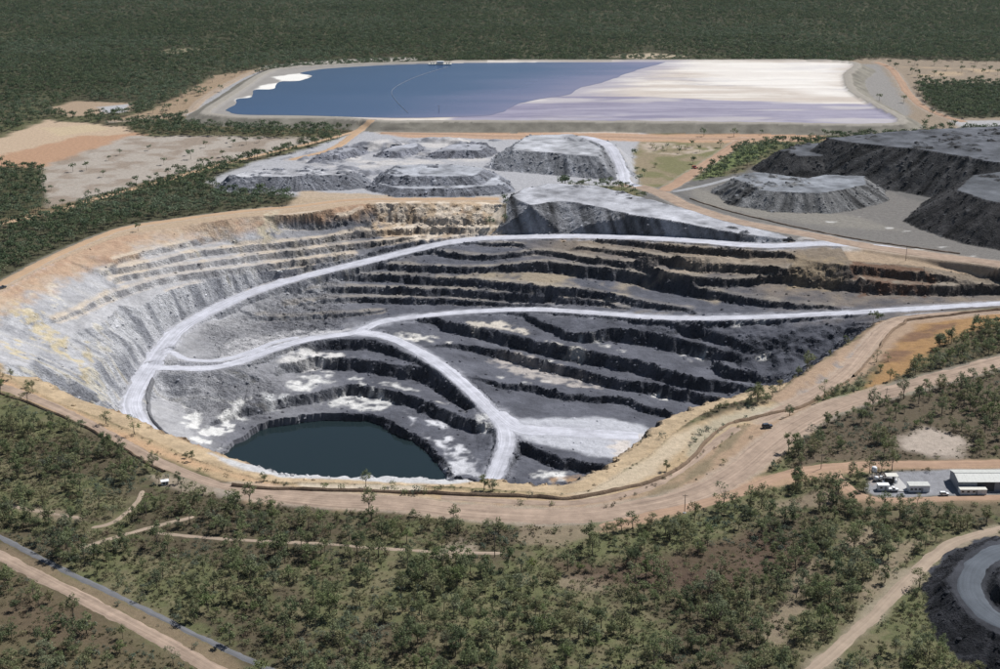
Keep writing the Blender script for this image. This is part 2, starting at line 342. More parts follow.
# surface roads lie on the natural ground: name -> pixel line, width
SURF = {
 'west_rim_road': ([(-60,362),(-20,379),(20,393),(63,411),(100,430),(144,454),(180,471),(215,484),(250,491)], 7.5),
 'rim_road': ([(236,490),(290,496),(330,500),(400,504),(480,513),(560,516),(620,511),(670,502),(710,488),(740,470),(768,447),(800,424),(840,405),(880,394),(940,378),(1000,362),(1080,342)], 15),
 'upper_rim_track': ([(-30,303),(0,285),(35,266),(70,249),(122,229),(175,220),(245,211),(300,206),(350,200),(420,199),(500,199)], 9),
 'service_track': ([(600,528),(660,513),(700,504),(740,492),(780,476),(820,468),(860,465),(930,464),(1000,463),(1080,461)], 8),
 'yard_loop_track': ([(832,469),(840,480),(858,494),(885,500),(940,499),(1000,497),(1060,495)], 6),
 'inner_bund_track': ([(440,497),(520,502),(580,502),(640,490),(680,470),(712,445),(738,427)], 6),
 'east_rim_track': ([(760,420),(810,396),(845,372),(868,345),(885,328),(915,317),(1000,311)], 9),
 'pink_road': ([(-60,524),(0,556),(40,577),(80,597),(120,618),(160,639),(200,662),(240,685)], 7),
 'grey_road': ([(-40,516),(6,540),(40,558),(80,578),(120,597),(160,617),(200,637),(270,670),(310,690)], 3.6),
 'bush_track': ([(78,549),(100,542),(130,533),(165,524),(203,514)], 3.2),
 'bush_track_two': ([(155,533),(200,537),(242,540),(324,544),(373,548),(420,551),(451,553),(503,553)], 3),
 'bush_track_three': ([(143,490),(135,505),(112,523),(90,528)], 3),
 'bush_track_four': ([(-20,500),(0,504),(43,512),(90,520)], 3),
 'east_track': ([(800,680),(823,661),(850,637),(875,615),(909,579),(944,548),(970,537),(1000,529),(1060,518)], 6),
 'plaza_road': ([(1080,281),(1000,264),(930,255),(860,245),(800,233),(740,222),(690,207),(660,193),(640,187),(620,184)], 15),
 'red_road': ([(662,191),(676,184),(700,168),(720,155),(738,143),(745,138)], 12),
 'toe_road': ([(380,133),(440,134),(500,136),(580,136),(660,138),(745,139),(800,139)], 10),
 'dump_road': ([(583,137,-13),(600,141,-13),(611,148,-12),(618,160,-7),(623,172,-2),(626,182,0),(640,187,0)], 11),
 'forest_track': ([(-20,228),(0,224),(60,210),(100,198),(160,182),(200,170),(260,155),(320,141),(350,133),(366,128)], 7),
 'pad_road': ([(372,119.5,-8),(367,124,-5),(362,129,-1),(352,136,0),(330,150,0),(290,160,0)], 9),
 'west_dam_road': ([(265,68),(240,78),(205,98),(188,112),(150,118),(110,122)], 9),
 'far_east_road': ([(876,62),(890,68),(900,80),(908,93),(925,108),(950,118),(965,122)], 10),
 'east_dump_track': ([(672,192),(700,186.5),(722,181),(738,176)], 6),
 'stock_road': ([(1060,545,-7),(1020,547,-7),(988,557,-7),(972,572,-7),(970,592,-7),(982,608,-7),(1006,624,-7),(1060,646,-7)], 9.5),
 'plain_pad_road': ([(700,210),(760,218),(830,228),(900,240)], 5),
}
for nm, (px, wd) in SURF.items():
    if nm in ('dump_road', 'pad_road'): carve(nm, px, wd, .8)
    elif nm == 'east_rim_track':
        carve(nm, [(x, y, d) for (x, y), d in zip(px, (2, 4, 7, 11, 14.5, 15.5, 12.5))], wd, .5)
    else: carve(nm, px, wd, .35)
# roughness of rock faces and broken ground, not on roads
RDW = np.full(GX.shape, 999.0)
for nm, (L, wd) in ROADS.items():
    pad = wd/2+14
    idx = np.where((GX > L[:, 0].min()-pad) & (GX < L[:, 0].max()+pad) & (GY > L[:, 1].min()-pad) & (GY < L[:, 1].max()+pad))
    d, _ = line_dist(L[::2] if len(L) > 8 else L, GX[idx], GY[idx]); RD[idx] = np.minimum(RD[idx], d-wd/2)
    if wd > 8: RDW[idx] = np.minimum(RDW[idx], d-wd/2)
gyy, gxx = np.gradient(Z, ax_y, ax_x); SLOPE = np.sqrt(gxx**2+gyy**2)
SL0 = SLOPE.copy(); inner = np.clip(RD/3, 0, 1)
steep = sstep(.35, 1.1, SLOPE)
blk = hash2(np.floor((bx+wx)/3.3), np.floor((by+wy)/2.7+bx*.07), 5)-.5
zonek = np.zeros(bx.shape)
for zp_, zd in (([(200,325),(340,277),(345,318),(285,334),(215,350)], 46), ([(152,374),(245,372),(280,380),(270,402),(200,408),(165,398)], 62)):
    zonek = np.maximum(zonek, sstep(-6, 8, poly_sd([P(x, y, -zd) for x, y in zp_], bx, by)))
steep[SB] = np.maximum(steep[SB], zonek*.75)
rough = (fbm(bx, by, 6, 3, 41, .65)*1.7 + (np.abs(fbm(bx, by, 13, 4, 47, .6))-.3)*1.9 + blk*1.9)*steep[SB]*(.28+.72*sstep(-230, -90, bx)) + fbm(bx, by, 5, 3, 43, .7)*.32
Z[SB] += rough*inner[SB]*(ID[SB] == 1)
Z += fbm(GX, GY, 3.1, 2, 51)*.12*inner*(ID == 0)
LAKEPX = [(224,455),(234,447),(248,439),(262,429),(292,424),(328,420),(371,422),(386,429),(407,439),(420,447),(434,461),(443,471),(446,480)]
lakew = [P(x, y, LAKE_Z) for x, y in LAKEPX]
lk = smooth_line(lakew, 3.0)
hid = [np.array((P(446,480,LAKE_Z)[0]+2, 735., 0)), np.array((-20., 700., 0)), np.array((-90., 695., 0)), np.array((P(224,455,LAKE_Z)[0]-8, 750., 0))]
lakepoly = list(lk)+hid
dl = poly_sd(lakepoly, bx, by) + fbm(bx, by, 6, 3, 61)*1.6
Zs = Z[SB]; near_lake = dl > -5
Zs = np.where(dl > 0, np.minimum(Zs, LAKE_Z - np.clip(dl*1.2, .5, 6)), np.maximum(Zs, np.where(near_lake & (ID[SB] == 1), LAKE_Z+.8+np.clip(-dl, 0, 4)*.6, -500)))
Z[SB] = Zs
gyy, gxx = np.gradient(Z, ax_y, ax_x); SLOPE = np.sqrt(gxx**2+gyy**2)
def zat(x, y):
    """height of the terrain mesh"""
    x = np.asarray(x, float); y = np.asarray(y, float)
    i = np.clip(np.searchsorted(ax_x, x)-1, 0, NX-2); j = np.clip(np.searchsorted(ax_y, y)-1, 0, NY-2)
    fx = (x-ax_x[i])/(ax_x[i+1]-ax_x[i]); fy = (y-ax_y[j])/(ax_y[j+1]-ax_y[j])
    return (Z[j, i]*(1-fx)+Z[j, i+1]*fx)*(1-fy)+(Z[j+1, i]*(1-fx)+Z[j+1, i+1]*fx)*fy

# ------------------------------------------------------------------ what the ground is made of: colour and tree cover
def C(*c): return np.array(c)
CO = np.zeros(GX.shape+(3,)); VEG = np.zeros(GX.shape)
n1 = fbm(GX, GY, 40, 4, 101); n2 = fbm(GX, GY, 11, 4, 111); n3 = fbm(GX, GY, 4, 3, 121)
dry = C(.15, .133, .078); redd = C(.09, .074, .048); green = C(.10, .112, .05)
t = sstep(-.3, .5, n1+n2*.5)[..., None]; CO[:] = dry*(1-t)+redd*t
t = sstep(-.35, .5, -n1*.6+n3*.6+n2*.3)[..., None]; CO[:] = CO*(1-t*.75)+green*t*.75
VEG[:] = 1.0
def paint(px, col, feather=4, amt=1.0, veg=None, z=0.0, nz=3.0, nscale=14, seed=0, only=None, patch=None):
    pw = [P(p[0], p[1], p[2] if len(p) > 2 else z) for p in px]
    xs = [p[0] for p in pw]; ys = [p[1] for p in pw]; pad = feather+nz*2+2
    i0, i1 = np.searchsorted(ax_x, (min(xs)-pad, max(xs)+pad)); j0, j1 = np.searchsorted(ax_y, (min(ys)-pad, max(ys)+pad))
    s = np.s_[j0:j1, i0:i1]; x, y = GX[s], GY[s]
    d = poly_sd(pw, x, y)+fbm(x, y, nscale, 4, 200+seed)*nz
    k = sstep(-feather, feather, d)*amt
    if only is not None: k = k*only[s]
    if patch is not None: k = k*sstep(-patch[0], patch[0], fbm(x, y, patch[1], 4, 300+seed)-patch[2])
    CO[s] = CO[s]*(1-k[..., None])+np.array(col)*k[..., None]
    if veg is not None: VEG[s] = VEG[s]*(1-k)+veg*k
isg = (ID == 0).astype(float)
# far forest floor
far = sstep(1250, 1700, GY)[..., None]*isg[..., None]; CO[:] = CO*(1-far*.8)+C(.05, .052, .03)*far*.8
paint([(-200,290),(0,280),(120,232),(250,208),(330,196),(320,146),(0,228),(-200,270)], (.07,.068,.04), 6, 1, 1.6)
# far-left cleared land
paint([(-150,152),(-10,142),(48,120),(95,124),(160,130),(130,140),(60,168),(-10,170),(-200,190)], (.42,.32,.23), 5, 1, 0, nz=6, seed=1)
paint([(-20,160),(70,138),(150,131),(130,140),(40,168),(-20,172)], (.36,.21,.13), 5, .8, 0, nz=8, seed=2)
paint([(40,128),(100,124),(108,130),(60,136)], (.45,.36,.24), 4, .8, 0, seed=3)
paint([(40,168),(130,136),(200,136),(300,138),(320,139),(270,152),(200,168),(100,194),(46,208)], (.34,.30,.26), 6, 1, .02, nz=6, seed=4)
paint([(40,168),(130,136),(200,136),(300,138),(320,139),(270,152),(200,168),(100,194),(46,208)], (.22,.17,.13), 6, .7, None, nz=6, seed=5, patch=(.4, 18, .15))
paint([(-20,200),(46,208),(100,195),(180,173),(150,185),(60,212),(-20,226)], (.16,.12,.07), 4, .9, .25, seed=6)
paint([(48,108),(75,101),(134,103),(130,111),(70,117)], (.32,.24,.17), 5, 1, .0, seed=7)
paint([(100,107),(130,104),(125,112),(105,114)], (.36,.36,.37), 4, 1, .0, seed=8)
paint([(105,122),(185,117),(240,80),(262,71),(270,66),(215,76),(180,95),(150,110)], (.30,.22,.15), 6, .9, .12, nz=6, seed=9)
paint([(185,115),(236,80),(262,70),(240,95),(212,112),(196,118)], (.33,.33,.34), 6, .9, 0, seed=10)
paint([(160,50),(205,46),(210,49),(170,54)], (.26,.23,.15), 8, .7, .3, seed=11)
paint([(600,56),(650,53),(690,56),(640,59)], (.4,.33,.24), 8, .9, .0, seed=12)
paint([(262,69),(330,64),(420,60),(420,57),(330,60),(265,66)], (.38,.35,.31), 5, .9, 0, seed=13)
# middle ground round the dumps
paint([(205,182),(250,164),(318,146),(372,128),(460,126),(640,128),(660,140),(640,186),(560,184),(500,203),(440,200),(350,200),(300,197),(225,190)], (.35,.348,.365), 6, 1, 0, nz=4, seed=14)
pk = sstep(.12, .4, SLOPE)*(pad_k > .2); CO[:] = CO*(1-pk[..., None])+C(.20,.205,.23)*(1+.3*n3[..., None])*pk[..., None]
paint([(370,128),(460,124),(640,128),(640,134),(520,136),(450,133),(380,134)], (.48,.42,.36), 5, .9, 0, seed=15)
paint([(420,128),(500,134),(500,130),(460,126)], (.42,.27,.18), 5, .8, 0, seed=16)
paint([(300,163),(380,146),(470,140),(500,160),(400,166),(340,170)], (.50,.475,.46), 8, .85, 0, patch=(.3, 20, .05), seed=17)
paint([(300,190),(330,193),(420,196),(500,196),(500,203),(360,205),(290,206)], (.40,.31,.22), 4, .9, .02, seed=18)
paint([(640,140),(690,138),(750,140),(735,150),(700,172),(665,190),(640,186),(632,160)], (.24,.195,.13), 4, 1, .06, seed=19)
paint([(640,140),(690,138),(750,140),(735,150),(700,172),(665,190),(640,186),(632,160)], (.15,.15,.07), 4, .8, None, seed=119, patch=(.4,22,.05))
paint([(735,146),(780,143),(760,155),(735,168),(700,182),(690,182),(712,165)], (.12,.145,.06), 4, 1, .8, seed=20)
paint([(640,142),(705,143),(715,150),(690,156),(645,152)], (.40,.33,.27), 4, .9, .04, seed=21, patch=(.3, 16, -.1))
paint([(380,133),(440,131),(640,134),(820,134),(830,140),(740,143),(500,139),(400,137)], (.42,.27,.18), 5, .95, 0, seed=22)
# east plaza between dumps
paint([(660,190),(700,185),(740,178),(830,170),(900,190),(960,215),(1100,230),(1100,285),(1000,275),(900,262),(830,250),(760,238),(700,222),(660,205)], (.165,.155,.145), 5, 1, 0, nz=4, seed=23)
paint([(640,190),(700,180),(745,172),(770,158),(830,145),(900,165),(960,180),(1000,200),(960,215),(830,172),(740,180),(680,190),(720,212),(780,228),(700,222),(640,200)], (.13,.125,.12), 5, 1, 0, nz=4, seed=123)
paint([(690,186),(760,206),(850,215),(900,230),(840,228),(760,217),(700,204)], (.22,.205,.18), 6, .8, 0, seed=24)
paint([(820,240),(900,248),(1000,262),(1100,275),(1100,295),(940,275),(850,263),(800,255)], (.36,.27,.19), 5, .95, 0, seed=25)
paint([(940,268),(1000,274),(1060,290),(960,282)], (.24,.24,.26), 6, .9, 0, seed=26)
paint([(826,242),(838,238),(858,240),(856,246),(832,247)], (.12,.125,.14), 2, 1, 0, nz=1, seed=27)
for (x, y, w_) in ((832,222,6),(800,214,5),(890,228,6),(846,209,8),(860,217,6),(920,249,8),(940,247,6),(975,256,8),(908,231,5)):
    paint([(x-w_*.6,y-.4),(x+w_*.5,y),(x+w_*.3,y+.8),(x-w_*.6,y+.5)], (.5,.49,.47), 2, .9, 0, nz=4, nscale=6, seed=28)
paint([(785,239),(830,236),(872,243),(862,250),(820,250),(780,248)], (.42,.40,.385), 4, .85, 0, nz=4, seed=128)
# far east cleared ground
paint([(848,60),(880,58),(1000,62),(1100,70),(1100,85),(920,84),(930,100),(950,118),(1100,118),(1100,130),(900,130),(890,122),(905,118),(880,104),(856,88)], (.25,.20,.15), 8, 1, .04, nz=8, seed=29)
paint([(860,64),(880,64),(912,112),(905,118),(880,104),(856,88)], (.24,.23,.22), 6, .9, 0, seed=30)
paint([(900,66),(1000,70),(1000,76),(910,76)], (.40,.30,.20), 8, .8, 0, patch=(.3, 30, 0), seed=31)
paint([(950,121),(1100,119),(1100,128),(960,129)], (.36,.36,.37), 5, .9, 0, seed=32)
paint([(920,86),(960,84),(1100,84),(1100,116),(950,117),(930,104)], (.045,.05,.028), 6, 1, 2.2, nz=6, seed=33)
# belt of trees below the dam
paint([(130,128),(200,122),(330,124),(335,132),(300,137),(200,134),(140,134)], (.10,.09,.05), 3, 1, 1.2, seed=34)
paint([(-150,175),(0,166),(40,168),(46,205),(0,220),(-150,240)], (.065,.065,.035), 4, 1, 1.5, seed=35)

paint([(-60,312),(0,284),(35,265),(70,248),(122,228),(175,219),(245,210),(300,205),(350,199),(500,198),(500,206),(363,206),(300,216),(245,219),(175,229),(122,238),(70,258),(35,274),(0,296),(-60,330)], (.41,.31,.22), 3, .95, .0, nz=2.5, seed=36)
# pit rock
pit = (ID == 1).astype(float)
wl = 1-sstep(-255, -95, GX+n1*40+(GY-800)*-.12)
cang = np.arctan2(GY-830, GX+25)
st = fbm(cang*160, Z*.10, 3.2, 4, 131)
dark = C(.044,.048,.062); mid = C(.115,.119,.138); lite = C(.43,.43,.445); cream = C(.46,.40,.27)
rock = dark+(mid-dark)*sstep(-.5, .9, n2+st*.5)[..., None]
lrock = C(.27,.275,.30)+(lite*1.25-C(.27,.275,.30))*sstep(-.5, .45, st+n2*.6)[..., None]
lrock = lrock+(cream-lrock)*(sstep(.25, .9, st+n1*.5)*.6)[..., None]
rock = rock*(1-wl[..., None])+lrock*wl[..., None]
flat = 1-sstep(.3, .75, SL0)
dust_r = C(.102,.105,.125)*(1+.25*n2[..., None]); dust_l = C(.36,.355,.365)*(1+.12*n2[..., None])
dust = dust_r*(1-wl[..., None])+dust_l*wl[..., None]
pc = rock*(1-flat[..., None]*.92)+dust*flat[..., None]*.92
# weathered top of the walls: tan and orange, brown on the far right
up = sstep(-9, -1.5, Z+n2*4+n1*2)*(1-sstep(-20, 40, GX))*pit
tan = C(.43,.33,.235)+(C(.37,.235,.15)-C(.43,.33,.235))*sstep(-.3, .5, n1+n3*.3)[..., None]
pc = pc*(1-up[..., None]*.9)+tan*up[..., None]*.9
upr = sstep(-30, -9, Z+n2*6)*sstep(0, 60, GX)*sstep(830, 900, GY)
brn = C(.10,.08,.062)+(C(.25,.195,.135)-C(.10,.08,.062))*flat[..., None]
pc = pc*(1-upr[..., None]*.75)+brn*upr[..., None]*.75
tanb = flat*sstep(-45, -30, Z)*(1-sstep(-30, -22, Z))*sstep(-90, -20, GX)*sstep(900, 930, GY)*sstep(-.2, .5, n1+n2*.4)
pc = pc*(1-tanb[..., None]*.8)+C(.33,.27,.19)*tanb[..., None]*.8
CO = CO*(1-pit[..., None])+pc*pit[..., None]; VEG *= 1-pit
for bi, b in enumerate(BENCH[:16]):
    L_ = smooth_line([P(x, y, -d) for x, y, d, h in b], 6.0); pad = 12
    idx = np.where((GX > L_[:, 0].min()-pad) & (GX < L_[:, 0].max()+pad) & (GY > L_[:, 1].min()-pad) & (GY < L_[:, 1].max()+pad))
    d_, _ = line_dist(L_, GX[idx], GY[idx]-2); k_ = (1-sstep(2.5, 6, d_+n3[idx]*.8))*(.85 if bi < 7 else .5)*(.45+.55*sstep(-.3, .3, n1[idx]+n2[idx]))*(RD[idx] > 0)*(flat[idx] if bi >= 7 else np.clip(flat[idx]*1.4+.35*(1 <= bi <= 4), 0, 1))
    cc = (C(.52,.44,.35) if bi < 7 else C(.34,.30,.25)); CO[idx] = CO[idx]*(1-k_[:, None])+cc*k_[:, None]
def spot(px, depth, col, amt=.85, feather=2.5, nz=5, seed=0, patch=(.55,5,-.3), nscale=6):
    paint(px, col, feather, amt, 0, -depth, nz, nscale, 400+seed, None, patch)
WHITE = (.66,.65,.63)
# salt and pale dust patches on the benches
spot([(318,409),(340,401),(372,400),(398,408),(380,414),(350,412)], 76, WHITE, seed=1)
spot([(288,385),(310,376),(332,373),(330,382),(302,391),(284,391)], 66, WHITE, seed=2)
spot([(262,411),(300,409),(300,414),(262,418)], 77, (.6,.6,.6), .8, seed=3, patch=(.2,8,0))
spot([(280,362),(300,354),(330,351),(355,355),(330,357),(285,364)], 58, (.62,.6,.58), .9, seed=4)
spot([(384,382),(400,385),(415,389),(398,389)], 66, WHITE, seed=5)
spot([(355,378),(365,377),(364,382),(357,383)], 66, WHITE, seed=6)
spot([(384,333),(400,330),(436,329),(430,333),(395,335)], 49, (.75,.72,.66), seed=7)
spot([(470,322),(500,322),(530,327),(528,331),(500,327),(476,326)], 48, (.62,.56,.48), seed=8, patch=(.2,8,-.1))
spot([(488,364),(510,363),(540,370),(580,381),(600,390),(560,388),(510,376)], 66, (.42,.38,.35), .85, seed=9)
spot([(548,354),(570,358),(592,366),(574,364)], 60, (.6,.56,.5), seed=10, patch=(.2,8,-.1))
spot([(466,416),(485,421),(497,430),(486,430)], 70, WHITE, seed=11)
spot([(404,418),(440,430),(465,455),(467,476),(455,478),(440,448),(415,432)], 78, (.66,.66,.69), .8, seed=12, patch=(.25,10,-.25))
spot([(183,414),(196,420),(200,436),(212,446),(205,446),(188,432)], 74, WHITE, .95, seed=13, patch=(.12,6,.05), nscale=5)
spot([(212,432),(235,418),(248,414),(238,428),(222,440),(208,446),(214,452),(222,466),(214,462),(196,446)], 77, WHITE, .95, seed=14, patch=(.12,6,.0), nscale=5)
spot([(436,478),(470,470),(480,484),(440,486)], 80, (.5,.5,.53), .8, seed=15)
spot([(535,482),(552,477),(572,479),(560,485),(540,487)], 80, WHITE, .95, seed=16)
spot([(552,484),(575,479),(595,482),(570,488)], 79, (.38,.25,.15), .9, seed=17)
for (x, y, d_, w_) in ((446,334,50,6),(604,349,52,5),(596,346,52,5),(684,368,60,5),(700,371,60,5),(690,374,61,3),(735,336,40,6),(760,340,42,5),(526,380,62,6),(664,402,68,6),(656,399,68,5),(548,378,62,8),(500,374,61,5),(442,401,67,6),(622,342,44,4),(547,363,60,5),(760,377,58,8),(580,343,51,4)):
    spot([(x-w_,y-.8),(x+w_,y),(x+w_*.6,y+1.8),(x-w_*.8,y+1.2)], d_, (.62,.6,.57), .9, 1.2, 2, seed=18, nscale=5)
# dusty floor
spot([(500,426),(530,421),(600,418),(640,424),(658,436),(640,458),(600,456),(560,448),(525,440)], 69.5, (.44,.445,.48), .95, 3, nz=2, seed=19, patch=None)
spot([(600,440),(650,436),(655,446),(625,460),(600,455)], 71, (.56,.50,.45), .8, 3, seed=20, patch=(.3,12,0))
spot([(225,346),(275,333),(300,331),(340,330),(356,330),(330,336),(290,343),(240,362),(215,361)], 52.5, (.50,.49,.50), .85, 3, seed=21)
# yellow and cream outcrops on the left wall
for k_, (x, y, d_, w_, hh) in enumerate(((40,325,14,22,10),(62,340,20,12,12),(20,345,10,14,10),(20,310,7,12,6),(84,370,32,8,10),(90,355,30,6,8),(96,378,36,6,9),(30,370,16,8,8),(60,305,13,6,5),(32,306,9,3,8),(50,292,9,4,6),(100,345,33,4,7),(104,390,42,4,8),(70,385,28,6,8))):
    spot([(x-w_,y-hh*.3),(x-w_*.2,y-hh),(x+w_,y+hh*.2),(x+w_*.5,y+hh),(x-w_*.6,y+hh*.6)], d_, (.50,.42,.27) if k_ < 6 else (.58,.54,.46), .8, 2, 6, seed=30+k_, patch=(.2,4.5,0))
spot([(370,208),(430,206),(500,206),(502,218),(430,217),(372,217)], 3, (.47,.36,.25), .9, 2, seed=50)
spot([(372,206),(500,205),(504,218),(410,218)], 3, (.64,.55,.45), .9, 2, seed=51, patch=(.3,6,-.15))
spot([(60,258),(122,240),(175,231),(245,220),(245,226),(170,238),(110,256),(60,278),(20,302),(0,312),(-30,330),(0,296)], 3, (.42,.30,.21), .6, 5, seed=52)
spot([(262,222),(275,217),(280,226),(262,232)], 5, (.48,.42,.31), .9, 2, seed=53)
spot([(848,264),(932,271),(934,279),(862,278)], 5, (.13,.07,.045), .8, 2, seed=54)
spot([(790,258),(840,262),(846,274),(790,272)], 6, (.27,.21,.14), .8, 4, seed=55)
spot([(640,256),(700,255),(760,258),(740,263),(690,260)], 9.5, (.33,.27,.21), .85, 3, seed=56)
spot([(560,226),(600,224),(632,227),(628,233),(565,233)], 9, (.42,.31,.21), .9, 2, seed=57)
# near lip: pale grey then cream and orange
lipk = (1-sstep(11, 18, rimd+n3*2))*(rimd > -1)*sstep(-9, -5, Z)*(GY < 830)*pit; CO = CO*(1-lipk[..., None])+(C(.40,.305,.20)*(1+.2*n2[..., None]))*lipk[..., None]

paint([(-60,362),(0,371),(56,402),(122,426),(194,458),(280,482),(400,486),(520,492),(553,495),(585,492),(628,468),(676,432),(730,408),(770,396),(800,402),(740,428),(700,462),(640,495),(560,508),(480,506),(400,498),(250,488),(180,466),(100,428),(0,388)], (.40,.295,.185), 3, .95, .02, 0, 2.5, seed=61)
paint([(210,452),(240,462),(300,468),(400,468),(447,472),(475,480),(447,485),(400,483),(340,481),(280,479),(232,468)], (.46,.46,.47), 1.5, .95, 0, -1.0, 2, seed=60)
paint([(560,494),(590,490),(630,468),(680,432),(700,425),(680,450),(640,482),(590,500)], (.46,.38,.28), 3, .9, 0, 0, 2, seed=62)
paint([(0,378),(60,406),(130,436),(200,463),(280,485),(270,488),(150,452),(60,414),(0,388)], (.48,.31,.19), 3, .8, 0, 0, 2, seed=63)
paint([(300,484),(420,486),(430,492),(310,490)], (.50,.43,.34), 2, .9, 0, 0, 2, seed=64)
paint([(240,496),(330,492),(480,503),(560,506),(640,494),(690,470),(720,440),(760,412),(800,400),(850,398),(880,385),(900,395),(840,412),(800,440),(770,468),(720,497),(660,515),(560,524),(480,520),(330,508),(250,503)], (.34,.24,.165), 3, .95, .0, 0, 2.5, seed=65)
paint([(690,430),(720,415),(760,403),(800,398),(740,420),(712,440),(690,456)], (.36,.32,.24), 3, .8, .1, 0, 2.5, seed=66)
paint([(600,509),(640,499),(680,480),(712,452),(735,430),(748,424),(742,434),(715,462),(690,482),(650,502)], (.19,.155,.10), 2, .85, .0, 0, 2, seed=166)
paint([(440,501),(540,505),(600,505),(600,508),(540,509),(440,505)], (.25,.205,.14), 2, .7, .0, 0, 2, seed=167, patch=(.3,8,0))
# right of the pit: strips of pink road, orange slope
paint([(770,396),(800,376,-4),(830,356,-9),(858,337,-14),(880,320,-17),(940,312,-14),(1100,304,-10),(1100,318,-8),(950,322,-11),(905,340,-11),(890,360,-8),(860,382,-4),(800,402)], (.33,.235,.165), 3, 1, .0, 0, 3, seed=67)
paint([(800,388),(840,360,-7),(860,345,-11),(850,365,-7),(815,386,-3)], (.17,.165,.17), 3, .8, 0, 0, 3, seed=68, patch=(.3,10,0))
paint([(880,372,-5),(895,345,-10),(920,322,-12),(1000,313,-11),(1100,306,-9),(1100,318,-8),(1000,326,-9),(940,352,-6),(890,385,-2),(850,394)], (.30,.18,.085), 4, 1, .0, 0, 3, seed=69)
paint([(885,365,-6),(900,340,-10),(935,322,-11),(960,320,-11),(925,345,-8),(900,366,-5)], (.17,.10,.065), 4, .9, 0, 0, 4, seed=70, patch=(.4,14,-.2))
paint([(880,392),(925,362,-3),(960,338,-8),(1000,327,-9),(1100,320,-8),(1100,345),(1000,358),(920,377)], (.09,.075,.045), 4, .95, 1.4, 0, 4, seed=71)
paint([(840,412),(880,400),(1000,372),(1100,350),(1100,465),(1000,458),(880,460),(830,462),(790,470),(800,440)], (.10,.078,.055), 4, .9, .75, 0, 3, seed=72)
paint([(900,440),(930,430),(965,436),(972,446),(955,456),(925,458),(905,450)], (.38,.32,.27), 4, .95, .0, 0, 4, seed=73)
paint([(800,455),(860,450),(870,460),(800,466)], (.13,.10,.07), 3, .7, .3, 0, 4, seed=74)
paint([(740,480),(800,468),(860,462),(1100,458),(1100,468),(860,471),(840,476),(850,492),(880,498),(1100,494),(1100,502),(870,506),(835,488),(825,476),(760,490),(700,508),(650,522),(600,532)], (.37,.25,.17), 2.5, .95, 0, 0, 2, seed=75)
paint([(866,484),(872,474),(900,471),(950,470),(1060,468),(1060,493),(960,496),(880,498),(868,492)], (.24,.24,.255), 2, 1, 0, 0, 1.5, seed=76)
paint([(866,478),(880,471),(898,472),(882,480),(872,486)], (.36,.29,.24), 2, .9, 0, 0, 1.5, seed=77)
paint([(862,501),(1060,498),(1060,514),(870,516)], (.13,.11,.07), 3, .7, .3, 0, 3, seed=79)
# bare patches and tracks in the near bush
for k_, pl in enumerate(([(440,548),(462,538),(478,545),(470,556),(440,558)],[(515,520),(600,528),(560,545),(520,540)],[(560,575),(610,578),(600,590),(560,588)],[(760,500),(830,490),(838,505),(780,512)],[(780,600),(800,560),(820,560),(805,600),(780,640),(770,640)],[(150,475),(200,478),(230,492),(180,494)],[(0,505),(40,508),(90,522),(60,520)],[(860,580),(900,545),(920,540),(890,580),(860,610)],[(840,530),(875,525),(870,545),(845,550)],[(740,560),(760,555),(765,565),(745,570)])):
    paint(pl, (.33,.27,.21) if k_ in (0, 5) else (.23,.18,.13), 3, .75, .15, 0, 4, seed=80+k_)
paint([(-50,560),(0,562),(60,592),(150,640),(210,672),(100,690),(-50,690)], (.11,.088,.055), 3, .8, .7, 0, 3, seed=95)
paint([(20,590),(60,598),(110,625),(130,650),(60,650),(0,625)], (.11,.08,.055), 6, .7, .3, 0, 6, seed=96)
paint([(560,565),(700,545),(740,530),(780,520),(800,560),(740,590),(640,590)], (.085,.055,.042), 6, .8, .45, 0, 6, seed=97)
paint([(0,543),(60,571),(150,614),(210,645),(250,672),(215,670),(150,630),(60,583),(0,552)], (.20,.15,.10), 2, .85, 0, 0, 1.5, seed=98)
paint([(780,690),(850,625),(905,568),(940,545),(1000,525),(1000,536),(950,553),(890,606),(830,668)], (.30,.25,.19), 3, .8, .08, 0, 3, seed=99)
# dumps
def dump_col(pid, face, top, stripe=.35, topz=None):
    m = ID == pid
    cx, cy = GX[m].mean(), GY[m].mean()
    a = np.arctan2(GY[m]-cy, GX[m]-cx)*np.hypot(GX[m]-cx, GY[m]-cy).mean()
    if topz: a = GX[m]+Z[m]*.4
    s_ = fbm(a, Z[m]*.12, 5, 4, 500+pid)
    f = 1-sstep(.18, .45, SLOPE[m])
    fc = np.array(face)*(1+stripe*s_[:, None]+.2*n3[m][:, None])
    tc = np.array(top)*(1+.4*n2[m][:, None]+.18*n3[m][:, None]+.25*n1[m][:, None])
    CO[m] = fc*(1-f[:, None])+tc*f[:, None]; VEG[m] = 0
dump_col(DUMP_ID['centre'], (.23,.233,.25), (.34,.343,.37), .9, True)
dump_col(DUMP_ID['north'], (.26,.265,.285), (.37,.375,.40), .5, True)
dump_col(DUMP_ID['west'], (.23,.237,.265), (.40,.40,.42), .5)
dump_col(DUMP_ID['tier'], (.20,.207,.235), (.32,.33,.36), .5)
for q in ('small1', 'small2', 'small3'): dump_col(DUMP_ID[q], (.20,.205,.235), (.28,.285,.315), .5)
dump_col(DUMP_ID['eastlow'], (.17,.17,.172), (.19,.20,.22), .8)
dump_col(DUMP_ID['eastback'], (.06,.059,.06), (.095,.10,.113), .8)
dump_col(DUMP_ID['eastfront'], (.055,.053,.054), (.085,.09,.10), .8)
dump_col(DUMP_ID['stockpile'], (.035,.036,.042), (.045,.047,.055), .4)
